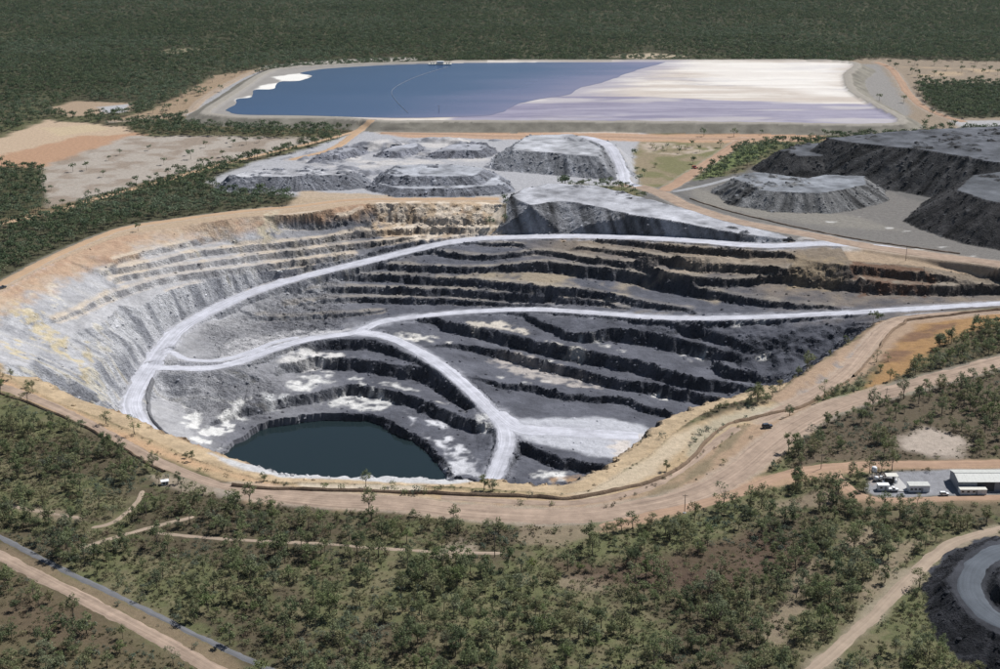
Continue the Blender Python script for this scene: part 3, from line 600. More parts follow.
m = ID == 2; CO[m] = C(.20,.185,.155)*(1+.3*n2[m][:, None]); f = (Z[m] > DAMZ-.8); CO[m] = np.where(f[:, None], C(.29,.265,.23), CO[m]); VEG[m] = 0
PONDPX = [(226,110.5),(238,103),(236,99),(252,97),(254,90),(275,89),(280,82),(300,81),(312,76),(300,73),(330,68.5),(380,65.5),(430,63.5),(500,62.3),(600,61.6),(664,61.5),(640,69),(615,78),(600,83),(580,88),(566,95),(540,99),(520,104),(508,109),(500,113),(480,116),(400,118),(300,115.5),(240,114.5)]
# tailings beach
paint([(190,118),(260,60),(860,55),(930,130),(560,130)], (.60,.53,.46), 1, 1, 0, PONDZ, 0, only=(ID == 3).astype(float))
m = ID == 3
gw = GY[m]+fbm(GX[m], GY[m], 90, 4, 605)*8; sx = fbm(GX[m]*.11, gw, 13, 5, 601, .65); sx2 = fbm(GX[m]*.3, gw, 40, 4, 611, .6)
tc = C(.47,.41,.36)+(C(.64,.60,.55)-C(.47,.41,.36))*sstep(-.6, .9, sx+sx2*.5)[:, None]
tc = tc+(C(.36,.33,.34)-tc)*sstep(.25, .9, sx2-sx*.6)[:, None]*.8
edge = poly_sd([P(640,62,PONDZ),P(846,62,PONDZ),P(850,90,PONDZ),P(880,106,PONDZ),P(700,80,PONDZ)], GX[m], GY[m]); tc = tc+(C(.74,.71,.67)-tc)*(sstep(-5,40,edge+sx2*30)*.55)[:, None]
dw, _ = line_dist([P(570,96,PONDZ), P(640,97,PONDZ), P(740,101,PONDZ), P(860,105,PONDZ), P(920,107,PONDZ)], GX[m], GY[m])
below = poly_sd([P(400,130,PONDZ), P(510,106,PONDZ), P(560,97,PONDZ), P(640,96,PONDZ), P(740,101,PONDZ), P(850,105,PONDZ), P(960,108,PONDZ), P(960,130,PONDZ)], GX[m], GY[m])
ws = 1-sstep(-190, -120, GX[m]+(GY[m]-1500)*-.25+sx2*25); tc = tc+(C(.25,.235,.22)-tc)*ws[:, None]*.95
k_ = sstep(-6, 6, below+fbm(GX[m]*.25, GY[m], 16, 4, 621)*10)[:, None]*.9
mauve = C(.19,.18,.255)+(C(.27,.255,.33)-C(.19,.18,.255))*sstep(-.4, .5, sx)[:, None]
mauve = mauve+(C(.42,.39,.40)-mauve)*(sstep(.1, .7, sx2)*sstep(1000, 0, 0*sx2+1)*.8)[:, None]
wd_, _ = line_dist([P(x, y, PONDZ) for x, y in PONDPX[15:25]], GX[m], GY[m])
wk = (1-sstep(0, 60, wd_+sx2*30+sx*14))[:, None]*.8; tc = tc*(1-wk)+C(.30,.285,.34)*wk
CO[m] = tc*(1-k_)+mauve*k_; VEG[m] = 0
for px_ in ([(272,77),(300,73),(312,76),(300,81),(280,81)], [(262,86),(282,82),(284,88),(255,91)], [(238,99),(250,96),(252,98),(238,102)]):
    paint(px_, (.72,.70,.66), 3, .95, 0, PONDZ, 4, seed=44, only=(ID == 3).astype(float))
# dust beside roads
dk = (1-sstep(0, 3.5, RDW+n3*1.2))*.5*(ID < 10)
dcol = C(.40,.35,.31)*(1-pit[..., None])+C(.41,.412,.45)*pit[..., None]; CO = CO*(1-dk[..., None])+(CO*.3+dcol*.7)*dk[..., None]
pr = (1-sstep(-1, 7, RDW+n3*2.5+n2*2.5))*pit*sstep(-.4, .3, n2)*flat*.7; CO = CO*(1-pr[..., None])+C(.36,.362,.40)*pr[..., None]
VEG *= sstep(1.0, 2.5, RD)
CO = np.clip(CO, .01, .9)

# ------------------------------------------------------------------ materials
def mat(name, rough=.9, spec=.2):
    m = bpy.data.materials.new(name); m.use_nodes = True
    b = m.node_tree.nodes['Principled BSDF']; b.inputs['Roughness'].default_value = rough
    b.inputs['Specular IOR Level'].default_value = spec; return m, m.node_tree, b
def ground_mat(name, s1=.25, s2=1.3, bump=.5, var=.35, dist=.5, attr=True, col=(.3,.3,.3), stretch=None):
    m, nt, b = mat(name, .95, .1); L = nt.links
    if attr:
        a = nt.nodes.new('ShaderNodeVertexColor'); a.layer_name = 'Col'; csock = a.outputs[0]
    else:
        a = nt.nodes.new('ShaderNodeRGB'); a.outputs[0].default_value = (*col, 1); csock = a.outputs[0]
    g = nt.nodes.new('ShaderNodeNewGeometry')
    def noise(sc, det, ro=.6):
        n = nt.nodes.new('ShaderNodeTexNoise'); n.inputs['Scale'].default_value = sc; n.inputs['Detail'].default_value = det
        n.inputs['Roughness'].default_value = ro; L.new(g.outputs['Position'], n.inputs['Vector']); return n
    na, nb = noise(s1, 6, .65), noise(s2, 4, .7)
    mx = nt.nodes.new('ShaderNodeMath'); mx.operation = 'ADD'; L.new(na.outputs[0], mx.inputs[0]); L.new(nb.outputs[0], mx.inputs[1])
    mr = nt.nodes.new('ShaderNodeMapRange'); mr.inputs[1].default_value = .6; mr.inputs[2].default_value = 1.4
    mr.inputs[3].default_value = 1-var; mr.inputs[4].default_value = 1+var; L.new(mx.outputs[0], mr.inputs[0])
    vm = nt.nodes.new('ShaderNodeVectorMath'); vm.operation = 'SCALE'; L.new(csock, vm.inputs[0]); L.new(mr.outputs[0], vm.inputs['Scale'])
    L.new(vm.outputs[0], b.inputs['Base Color'])
    bp = nt.nodes.new('ShaderNodeBump'); bp.inputs['Strength'].default_value = bump; bp.inputs['Distance'].default_value = dist
    L.new(mx.outputs[0], bp.inputs['Height']); L.new(bp.outputs[0], b.inputs['Normal'])
    if attr:                                       # rock faces are rougher than dusty flats
        def rng_(lo, hi):
            q = nt.nodes.new('ShaderNodeMapRange'); q.inputs[3].default_value = lo; q.inputs[4].default_value = hi; L.new(a.outputs['Alpha'], q.inputs[0]); return q.outputs[0]
        L.new(rng_(bump*.22, bump), bp.inputs['Strength']); L.new(rng_(1-var*.45, 1-var), mr.inputs[3]); L.new(rng_(1+var*.45, 1+var), mr.inputs[4])
    return m
M = {}
M['ground'] = ground_mat('bush_ground', .35, 1.6, .7, .45, .5)
M['pit'] = ground_mat('pit_rock', .22, .8, 1.0, .6, 2.2)
M['dump'] = ground_mat('waste_rock', .3, 1.0, 1.0, .55, 1.6)
M['dam'] = ground_mat('dam_fill', .2, .9, .5, .25, .5)
M['beach'] = ground_mat('tailings', .05, .3, .05, .08, .2)

# ------------------------------------------------------------------ terrain meshes, one object for each landform
fid = np.maximum(np.maximum(ID[:-1, :-1], ID[1:, :-1]), np.maximum(ID[:-1, 1:], ID[1:, 1:]))
VI = np.arange(NX*NY).reshape(NY, NX)
QUAD = np.stack([VI[:-1, :-1], VI[:-1, 1:], VI[1:, 1:], VI[1:, :-1]], -1)
VERT = np.stack([GX, GY, Z], -1).reshape(-1, 3); VCOL = CO.reshape(-1, 3)
ROCK = np.where(ID == 1, np.maximum(1-flat, .0), np.where(ID >= 10, sstep(.15, .4, SLOPE), .6)); ROCK[SB] = np.maximum(ROCK[SB], zonek*.8); ROCK = ROCK.reshape(-1, 1)
def land(name, mask, material, smooth):
    q = QUAD[mask]; u, inv = np.unique(q.ravel(), return_inverse=True)
    me = bpy.data.meshes.new(name); n = len(q)
    me.vertices.add(len(u)); me.vertices.foreach_set('co', VERT[u].astype(np.float32).ravel())
    me.loops.add(n*4); me.loops.foreach_set('vertex_index', inv.astype(np.int32))
    me.polygons.add(n); me.polygons.foreach_set('loop_start', np.arange(n, dtype=np.int32)*4)
    me.polygons.foreach_set('use_smooth', np.full(n, smooth))
    me.update(calc_edges=True)
    ca = me.color_attributes.new('Col', 'FLOAT_COLOR', 'POINT')
    ca.data.foreach_set('color', np.hstack([VCOL[u], ROCK[u]]).astype(np.float32).ravel())
    me.materials.append(material); o = bpy.data.objects.new(name, me); COL.objects.link(o); return o
tag(land('ground', fid == 0, M['ground'], True), kind='structure')
tag(land('open_pit', fid == 1, M['pit'], False), kind='structure')
tag(land('tailings_dam_wall', fid == 2, M['dam'], True), 'long brown earth wall holding in the blue and mauve tailings pond', 'dam wall')
tag(land('tailings_beach', fid == 3, M['beach'], True), kind='structure')
DL = {
 'centre': 'dark waste rock dump tipped down to the upper haul road, pale strip along its top',
 'north': 'grey flat-topped waste rock dump just below the dam, haul road up its right side',
 'west': 'low pale grey rock dump at the left end, beside the green bush',
 'tier': 'pale two-step rock dump between the low left dump and the dark central slope',
 'small1': 'narrow grey spoil ridge behind the low left dump, beside the orange track',
 'small2': 'small grey spoil heap, middle one of the three heaps below the dam',
 'small3': 'small grey spoil heap below the dam, next to the flat-topped dump',
 'eastlow': 'grey flat-topped oval rock dump standing on the open plain at right',
 'eastback': 'largest black waste rock dump with wide flat top at the right edge under the dam',
 'eastfront': 'black steep-sided rock dump at the right edge in front of the largest dump',
 'stockpile': 'black rock stockpile with curved haul road in the bottom right corner'}
for nm, lb in DL.items():
    tag(land('rock_stockpile' if nm == 'stockpile' else 'waste_rock_dump', fid == DUMP_ID[nm], M['dump'], False), lb, 'rock dump', 'rock dumps of the mine')

# ------------------------------------------------------------------ roads: sheets laid on the carved terrain
def road_mat(name, col, tracks=.25):
    m, nt, b = mat(name, .95, .1); L = nt.links
    uv = nt.nodes.new('ShaderNodeUVMap'); sx = nt.nodes.new('ShaderNodeMapping'); sx.inputs['Scale'].default_value = (.012, .8, 1)
    L.new(uv.outputs[0], sx.inputs[0])
    n = nt.nodes.new('ShaderNodeTexNoise'); n.inputs['Scale'].default_value = 1.0; n.inputs['Detail'].default_value = 6; n.inputs['Roughness'].default_value = .6; L.new(sx.outputs[0], n.inputs[0])
    g = nt.nodes.new('ShaderNodeNewGeometry'); n2 = nt.nodes.new('ShaderNodeTexNoise'); n2.inputs['Scale'].default_value = .12; n2.inputs['Detail'].default_value = 8; n2.inputs['Roughness'].default_value = .7
    L.new(g.outputs['Position'], n2.inputs[0])
    ad = nt.nodes.new('ShaderNodeMath'); ad.operation = 'ADD'; L.new(n.outputs[0], ad.inputs[0]); L.new(n2.outputs[0], ad.inputs[1])
    mr = nt.nodes.new('ShaderNodeMapRange'); mr.inputs[1].default_value = .65; mr.inputs[2].default_value = 1.35; mr.inputs[3].default_value = 1-tracks; mr.inputs[4].default_value = 1+tracks
    L.new(ad.outputs[0], mr.inputs[0])
    vm = nt.nodes.new('ShaderNodeVectorMath'); vm.operation = 'SCALE'; vm.inputs[0].default_value = col; L.new(mr.outputs[0], vm.inputs['Scale']); L.new(vm.outputs[0], b.inputs['Base Color'])
    bp = nt.nodes.new('ShaderNodeBump'); bp.inputs['Strength'].default_value = .4; bp.inputs['Distance'].default_value = .3; L.new(ad.outputs[0], bp.inputs['Height']); L.new(bp.outputs[0], b.inputs['Normal'])
    return m
M['haul'] = road_mat('pale_haul_dust', (.48,.482,.53), .4)
M['pinkroad'] = road_mat('pink_gravel', (.325,.245,.19), .45)
M['redroad'] = road_mat('red_gravel', (.35,.235,.165), .28)
M['dirt'] = road_mat('brown_dirt', (.33,.26,.20), .28)
M['grey'] = road_mat('grey_gravel', (.15,.15,.158), .3)
M['greypale'] = road_mat('pale_grey_gravel', (.30,.30,.31), .25)
M['orange'] = road_mat('orange_dirt', (.42,.29,.19), .2)
M['blueroad'] = road_mat('wet_blue_gravel', (.10,.112,.13), .3)
def ribbon(name, key, material, width=None, lift=.22):
    L, wd = ROADS[key]; wd = width or wd
    L = smooth_line(L[::2] if len(L) > 4 else L, 1.6)
    t = np.gradient(L[:, :2], axis=0); t /= np.linalg.norm(t, axis=1)[:, None]+1e-9
    nr = np.stack([-t[:, 1], t[:, 0]], 1); s = np.concatenate([[0], np.cumsum(np.linalg.norm(np.diff(L[:, :2], axis=0), axis=1))])
    nc = max(4, int(wd/1.3)+1); sd = sum(map(ord, key))
    wl_ = wd/2*(1+.12*fbm(s, s*0, 14, 3, sd))+fbm(s, s*0, 5, 3, sd+5, .7)*(.35+.045*wd); wr_ = wd/2*(1+.12*fbm(s, s*0+9, 14, 3, sd+9))+fbm(s, s*0, 5, 3, sd+15, .7)*(.35+.045*wd)
    f = np.linspace(-1, 1, nc)
    off = np.where(f[None, :] < 0, f[None, :]*wl_[:, None], f[None, :]*wr_[:, None])
    X = L[:, 0:1]+nr[:, 0:1]*off; Y = L[:, 1:2]+nr[:, 1:2]*off
    ZZ = zat(X, Y)+lift; ZZ[:, 0] -= lift+.1; ZZ[:, -1] -= lift+.1; ZZ[0] -= lift+.1; ZZ[-1] -= lift+.1
    V = np.stack([X, Y, ZZ], -1).reshape(-1, 3); n, m_ = X.shape
    I = np.arange(n*m_).reshape(n, m_)
    F = np.stack([I[:-1, :-1], I[:-1, 1:], I[1:, 1:], I[1:, :-1]], -1).reshape(-1, 4)
    me = bpy.data.meshes.new(name); me.from_pydata(V.tolist(), [], F.tolist())
    uvl = me.uv_layers.new(name='UVMap'); uvv = np.stack([np.repeat(s[:, None], m_, 1), off], -1).reshape(-1, 2)
    uvl.data.foreach_set('uv', uvv[F.ravel()].astype(np.float32).ravel())
    me.polygons.foreach_set('use_smooth', np.ones(len(F), bool)); me.materials.append(material)
    o = bpy.data.objects.new(name, me); COL.objects.link(o); return tag(o, kind='structure')
carved = {}
for key, nm, mt in (('R1','haul_road','haul'),('R2','haul_road','haul'),('R2B','haul_road','haul'),('R3','haul_road','haul'),('R3F','haul_road','haul'),
    ('west_rim_road','rim_road','pinkroad'),('rim_road','rim_road','pinkroad'),('upper_rim_track','rim_track','orange'),('service_track','service_track','redroad'),('yard_loop_track','yard_track','redroad'),
    ('inner_bund_track','rim_track','pinkroad'),('east_rim_track','rim_track','pinkroad'),('pink_road','gravel_road','pinkroad'),('grey_road','gravel_road','grey'),
    ('bush_track','bush_track','dirt'),('bush_track_two','bush_track','dirt'),('bush_track_three','bush_track','dirt'),('bush_track_four','bush_track','dirt'),
    ('east_track','bush_track','dirt'),('plaza_road','mine_road','pinkroad'),('red_road','mine_road','redroad'),('toe_road','mine_road','redroad'),
    ('dump_road','haul_road','haul'),('forest_track','forest_track','orange'),('pad_road','mine_road','orange'),('west_dam_road','mine_road','dirt'),
    ('far_east_road','mine_road','redroad'),('stock_road','haul_road','blueroad'),('east_dump_track','mine_road','greypale')):
    ribbon(nm, key, M[mt], lift=.07+.012*len(carved)); carved[key] = 1

# ------------------------------------------------------------------ water
def water_mat(name, col, rough, spec, bumpscale, bump):
    m, nt, b = mat(name, rough, spec); b.inputs['Base Color'].default_value = (*col, 1); b.inputs['IOR'].default_value = 1.33
    g = nt.nodes.new('ShaderNodeNewGeometry'); n = nt.nodes.new('ShaderNodeTexNoise'); n.inputs['Scale'].default_value = bumpscale; n.inputs['Detail'].default_value = 3
    bp = nt.nodes.new('ShaderNodeBump'); bp.inputs['Strength'].default_value = bump; bp.inputs['Distance'].default_value = .2
    nt.links.new(g.outputs['Position'], n.inputs[0]); nt.links.new(n.outputs[0], bp.inputs['Height']); nt.links.new(bp.outputs[0], b.inputs['Normal']); return m
def sheet(name, poly, z, material):
    me = bpy.data.meshes.new(name); me.from_pydata([(p[0], p[1], z) for p in poly], [], [list(range(len(poly)))])
    me.materials.append(material); me.validate(); o = bpy.data.objects.new(name, me); COL.objects.link(o)
    if me.polygons[0].normal.z < 0: me.flip_normals()
    return tag(o, kind='structure')
M['lake'] = water_mat('pit_water', (.014,.024,.027), .12, .35, .5, .12)
xs = [p[0] for p in lakepoly]; ys = [p[1] for p in lakepoly]
outl = [P(224,455,LAKE_Z)-np.array((8,0,0))] 
big = list(lk+np.array((0, 0, 0)))
cx_, cy_ = np.mean(xs), np.mean(ys)
sheet('pit_lake', [(cx_+(p[0]-cx_)*1.06, cy_+(p[1]-cy_)*1.05) for p in lakepoly], LAKE_Z, M['lake'])
M['pond'] = water_mat('tailings_water', (.025,.06,.14), .22, .4, .25, .15)
def pond_shallows(m):
    nt = m.node_tree; L = nt.links; b = nt.nodes['Principled BSDF']; a_, b_ = P(664,61.5,PONDZ), P(508,109,PONDZ)
    d = (b_-a_)[:2]; d = d/np.linalg.norm(d); nrm = np.array((-d[1], d[0]))
    if nrm[0] > 0: nrm = -nrm                      # towards open water
    g = nt.nodes.new('ShaderNodeNewGeometry'); sub = nt.nodes.new('ShaderNodeVectorMath'); sub.operation = 'SUBTRACT'; sub.inputs[1].default_value = tuple(map(float, a_))
    dt = nt.nodes.new('ShaderNodeVectorMath'); dt.operation = 'DOT_PRODUCT'; dt.inputs[1].default_value = (float(nrm[0]), float(nrm[1]), 0)
    L.new(g.outputs['Position'], sub.inputs[0]); L.new(sub.outputs[0], dt.inputs[0])
    n = nt.nodes.new('ShaderNodeTexNoise'); n.inputs['Scale'].default_value = .012; n.inputs['Detail'].default_value = 5
    mp = nt.nodes.new('ShaderNodeMapping'); mp.inputs['Scale'].default_value = (.35, 1.6, 1); L.new(g.outputs['Position'], mp.inputs[0]); L.new(mp.outputs[0], n.inputs[0])
    ma = nt.nodes.new('ShaderNodeMath'); ma.operation = 'MULTIPLY_ADD'; ma.inputs[1].default_value = 160; ma.inputs[2].default_value = -80; L.new(n.outputs[0], ma.inputs[0])
    ad = nt.nodes.new('ShaderNodeMath'); L.new(ma.outputs[0], ad.inputs[0]); L.new(dt.outputs['Value'], ad.inputs[1])
    cr = nt.nodes.new('ShaderNodeValToRGB'); mr = nt.nodes.new('ShaderNodeMapRange'); mr.inputs[1].default_value = -10; mr.inputs[2].default_value = 330; L.new(ad.outputs[0], mr.inputs[0]); L.new(mr.outputs[0], cr.inputs[0])
    e = cr.color_ramp.elements; e[0].color = (.19,.18,.27,1); e[1].color = (.022,.052,.115,1)
    q = e.new(.12); q.color = (.13,.14,.235,1); q = e.new(.4); q.color = (.05,.085,.165,1); q = e.new(.7); q.color = (.03,.065,.14,1)
    L.new(cr.outputs[0], b.inputs['Base Color'])
pond_shallows(M['pond'])
pw = smooth_line([P(x, y, PONDZ) for x, y in PONDPX]+[P(226,110.5,PONDZ)], 5.0)[:-1]
pw[:, 0] += fbm(pw[:, 0], pw[:, 1], 25, 3, 701)*3
sheet('tailings_pond', pw, PONDZ+.15, M['pond'])

# ------------------------------------------------------------------ mesh collecting
class MB:
    def __init__(s): s.v = []; s.f = []; s.mi = []
    def add(s, v, f, mi=0):
        n = len(s.v); s.v.extend(map(tuple, v)); s.f.extend([tuple(i+n for i in q) for q in f]); s.mi.extend([mi]*len(f)); return s
    def box(s, x0, x1, y0, y1, z0, z1, mi=0, taper=0):
        t = taper
        v = [(x0,y0,z0),(x1,y0,z0),(x1,y1,z0),(x0,y1,z0),(x0+t,y0+t,z1),(x1-t,y0+t,z1),(x1-t,y1-t,z1),(x0+t,y1-t,z1)]
        return s.add(v, [(3,2,1,0),(4,5,6,7),(0,1,5,4),(1,2,6,5),(2,3,7,6),(3,0,4,7)], mi)
    def tube(s, pts, rad, n=7, mi=0, cap=True):
        pts = np.array(pts, float); rad = np.broadcast_to(np.array(rad, float), (len(pts),)); V = []
        for i, p in enumerate(pts):
            d = pts[min(i+1, len(pts)-1)]-pts[max(i-1, 0)]; d = d/(np.linalg.norm(d)+1e-9)
            u = np.cross(d, (0,0,1) if abs(d[2]) < .9 else (1,0,0)); u /= np.linalg.norm(u); w_ = np.cross(d, u)
            for k in range(n):
                a = 2*math.pi*k/n; V.append(p+rad[i]*(u*math.cos(a)+w_*math.sin(a)))
        F = [(i*n+k, i*n+(k+1) % n, (i+1)*n+(k+1) % n, (i+1)*n+k) for i in range(len(pts)-1) for k in range(n)]
        if cap: F += [tuple(range(n))[::-1], tuple((len(pts)-1)*n+k for k in range(n))]
        return s.add(V, F, mi)
    def lathe(s, prof, n=14, c=(0,0,0), mi=0):
        V = [(c[0]+r*math.cos(2*math.pi*k/n), c[1]+r*math.sin(2*math.pi*k/n), c[2]+z) for r, z in prof for k in range(n)]
        F = [(i*n+k, i*n+(k+1) % n, (i+1)*n+(k+1) % n, (i+1)*n+k) for i in range(len(prof)-1) for k in range(n)]
        F += [tuple(range(n))[::-1], tuple((len(prof)-1)*n+k for k in range(n))]
        return s.add(V, F, mi)
    def mesh(s, name, mats, smooth=False):
        me = bpy.data.meshes.new(name); me.from_pydata([tuple(map(float, v)) for v in s.v], [], s.f)
        for m_ in (mats if isinstance(mats, (list, tuple)) else [mats]): me.materials.append(m_)
        if any(s.mi): me.polygons.foreach_set('material_index', s.mi)
        if smooth: me.polygons.foreach_set('use_smooth', [True]*len(s.f))
        me.update(); return me
    def build(s, name, mats, parent=None, smooth=False):
        o = bpy.data.objects.new(name, s.mesh(name, mats, smooth)); COL.objects.link(o)
        if parent: o.parent = parent
        return o
def empty(name, loc, rz=0):
    o = bpy.data.objects.new(name, None); COL.objects.link(o); o.location = loc; o.rotation_euler.z = rz
    o.empty_display_size = .5; return o
def at(px, py, z=0):
    p = P(px, py, z); return (float(p[0]), float(p[1]), float(zat(p[0], p[1])))
def paint_mat(name, col, rough=.6, spec=.3, var=.12, metal=0):
    m, nt, b = mat(name, rough, spec); b.inputs['Metallic'].default_value = metal
    g = nt.nodes.new('ShaderNodeNewGeometry'); n = nt.nodes.new('ShaderNodeTexNoise'); n.inputs['Scale'].default_value = 1.2; n.inputs['Detail'].default_value = 6
    nt.links.new(g.outputs['Position'], n.inputs[0])
    mr = nt.nodes.new('ShaderNodeMapRange'); mr.inputs[1].default_value = .3; mr.inputs[2].default_value = .7; mr.inputs[3].default_value = 1-var; mr.inputs[4].default_value = 1+var
    nt.links.new(n.outputs[0], mr.inputs[0])
    vm = nt.nodes.new('ShaderNodeVectorMath'); vm.operation = 'SCALE'; vm.inputs[0].default_value = col; nt.links.new(mr.outputs[0], vm.inputs['Scale'])
    nt.links.new(vm.outputs[0], b.inputs['Base Color']); return m
M['white'] = paint_mat('white_paint', (.74,.75,.76)); M['roof'] = paint_mat('grey_roof_sheet', (.50,.50,.47), .5)
M['cladding'] = paint_mat('grey_wall_sheet', (.30,.31,.33)); M['dark'] = paint_mat('dark_steel', (.06,.06,.065)); M['glass'] = paint_mat('dark_glass', (.02,.025,.03), .1, .5)
M['rubber'] = paint_mat('tyre_rubber', (.02,.02,.02)); M['wood'] = paint_mat('pole_timber', (.11,.09,.075)); M['red'] = paint_mat('red_paint', (.42,.07,.05), .4)
M['bluegrey'] = paint_mat('dark_blue_paint', (.06,.075,.10), .4); M['conc'] = paint_mat('concrete', (.42,.41,.40)); M['cream'] = paint_mat('cream_paint', (.60,.58,.52))
M['bund'] = ground_mat('bund_earth', .5, 2, .6, .35, .4, False, (.21,.15,.105)); M['bundgrey'] = ground_mat('bund_rock', .5, 2, .6, .35, .4, False, (.17,.17,.18))

# ------------------------------------------------------------------ earth bunds
def bund(px, label, material, wd=2.6, ht=1.35, off=0):
    L = smooth_line([P(p[0], p[1], -(p[2] if len(p) > 2 else 0)) for p in px], 1.5)
    t = np.gradient(L[:, :2], axis=0); t /= np.linalg.norm(t, axis=1)[:, None]+1e-9; nr = np.stack([-t[:, 1], t[:, 0]], 1)
    s_ = np.arange(len(L))*1.5; prof = [(-.5,-.25),(-.28,.55),(-.05,1),(.08,.97),(.3,.5),(.5,-.25)]
    V = []; hh = ht*(1+.22*fbm(s_, s_*0, 4, 3, 811)); wob = fbm(s_, s_*0, 9, 2, 815)*.5
    for i in range(len(L)):
        for a, b in prof:
            o = a*wd+wob[i]+off; x, y = L[i, 0]+nr[i, 0]*o, L[i, 1]+nr[i, 1]*o
            V.append((x, y, float(zat(x, y))+(b*hh[i] if b > 0 else -.3)))
    n = len(prof)
    F = [(i*n+k, i*n+k+1, (i+1)*n+k+1, (i+1)*n+k) for i in range(len(L)-1) for k in range(n-1)]
    return tag(MB().add(V, F).build('earth_bund', material), label, 'earth bund', 'safety bunds along the mine roads')
bund([(232,486),(290,490),(360,491),(440,494),(480,495.5),(540,497.5),(570,498.5),(600,493.5),(630,487),(660,479),(687,463),(708,439),(732,421),(746,417),(768,411),(803,401),(826,392,2.5),(848,383,4.5)], 'long dark earth bund along the near rim of the pit above the pink road', M['bund'])
bund([(853,380,5),(866,366,7.5),(878,351,9.5),(884,340,11.5),(891,331,13),(903,322,14),(916,317,14),(1000,309.5,12),(1080,303,9)], 'dark earth bund bending round the orange slope below the second haul road', M['bund'])
bund([(690,199),(720,209),(760,219),(800,228),(850,238),(900,246),(960,254)], 'low bund line along the far side of the road crossing the grey plain', M['bund'], 1.8, .8)
bund([(153,383,57),(148,398,59),(149,412,61.5),(160,428,64.5),(184,445,69),(210,461,73.5),(226,472,76)], 'grey rock bund on the lake side of the lowest left bend of haul road', M['bundgrey'], 3, 1.6, 0)
bund([(-10,390),(30,404),(70,420),(110,441),(140,459),(165,472)], 'brown bund along the outer edge of the rim road at far left', M['bund'], 2.2, 1.0)

# ------------------------------------------------------------------ trees
def leaf_mat(name, cols, trans=.35):
    m, nt, b = mat(name, .75, .15); L = nt.links
    oi = nt.nodes.new('ShaderNodeObjectInfo'); gi = nt.nodes.new('ShaderNodeNewGeometry')
    cr = nt.nodes.new('ShaderNodeValToRGB'); cr.color_ramp.elements[0].color = (*cols[0], 1); cr.color_ramp.elements[1].color = (*cols[-1], 1)
    for i, c in enumerate(cols[1:-1]): e = cr.color_ramp.elements.new((i+1)/(len(cols)-1)); e.color = (*c, 1)
    L.new(oi.outputs['Random'], cr.inputs[0])
    mr = nt.nodes.new('ShaderNodeMapRange'); mr.inputs[3].default_value = .6; mr.inputs[4].default_value = 1.4; L.new(gi.outputs['Random Per Island'], mr.inputs[0])
    vm = nt.nodes.new('ShaderNodeVectorMath'); vm.operation = 'SCALE'; L.new(cr.outputs[0], vm.inputs[0]); L.new(mr.outputs[0], vm.inputs['Scale'])
    L.new(vm.outputs[0], b.inputs['Base Color'])
    tr = nt.nodes.new('ShaderNodeBsdfTranslucent'); L.new(vm.outputs[0], tr.inputs[0]); mx = nt.nodes.new('ShaderNodeMixShader'); mx.inputs[0].default_value = trans
    out = nt.nodes['Material Output']; L.new(b.outputs[0], mx.inputs[1]); L.new(tr.outputs[0], mx.inputs[2]); L.new(mx.outputs[0], out.inputs[0]); return m
M['leaf'] = leaf_mat('gum_leaves', [(.155,.185,.088),(.205,.225,.115),(.10,.13,.068),(.24,.245,.132),(.165,.205,.084),(.215,.23,.15),(.125,.16,.078),(.25,.23,.125),(.175,.205,.105)])
M['leafgrey'] = leaf_mat('wattle_leaves', [(.13,.16,.125),(.10,.14,.10),(.15,.17,.13)])
M['leaflime'] = leaf_mat('lime_leaves', [(.16,.18,.035),(.12,.16,.035)])
M['leaffar'] = leaf_mat('forest_leaves', [(.10,.14,.072),(.125,.16,.082),(.075,.112,.06),(.165,.185,.105),(.105,.148,.074),(.068,.10,.056),(.14,.165,.092)])
M['leaffar2'] = leaf_mat('forest_leaves_pale', [(.12,.165,.10),(.155,.195,.12),(.105,.15,.09),(.18,.205,.135)])
M['leafdry'] = leaf_mat('dry_scrub', [(.12,.095,.055),(.10,.10,.05),(.08,.055,.04),(.14,.12,.075),(.085,.095,.045)])
M['grass'] = leaf_mat('dry_grass', [(.15,.125,.075),(.10,.105,.05),(.17,.15,.09),(.085,.095,.042),(.11,.085,.055),(.12,.125,.06)], .2)
M['bark'] = paint_mat('bark', (.16,.135,.11), .9, .1, .25)
rng = np.random.default_rng(11)
def leaves(mb, c, r, n, size, mi=0, flatk=.5):
    """n leaf-clump faces spread through an ellipsoid"""
    d = rng.normal(size=(n, 3)); d /= np.linalg.norm(d, axis=1)[:, None]
    p = np.array(c)+d*np.array(r)*(rng.random((n, 1))**.45)
    nm = rng.normal(size=(n, 3)); nm[:, 2] = np.abs(nm[:, 2])*(1+flatk); nm = nm+d*.6; nm /= np.linalg.norm(nm, axis=1)[:, None]
    u = np.cross(nm, rng.normal(size=(n, 3))); u /= np.linalg.norm(u, axis=1)[:, None]; w_ = np.cross(nm, u)
    sz = size*(.55+.9*rng.random((n, 1)))
    V = np.stack([p-u*sz*.6, p-w_*sz*.33, p+u*sz*.6, p+w_*sz*.33], 1).reshape(-1, 3)
    mb.add(V, [(4*i, 4*i+1, 4*i+2, 4*i+3) for i in range(n)], mi)
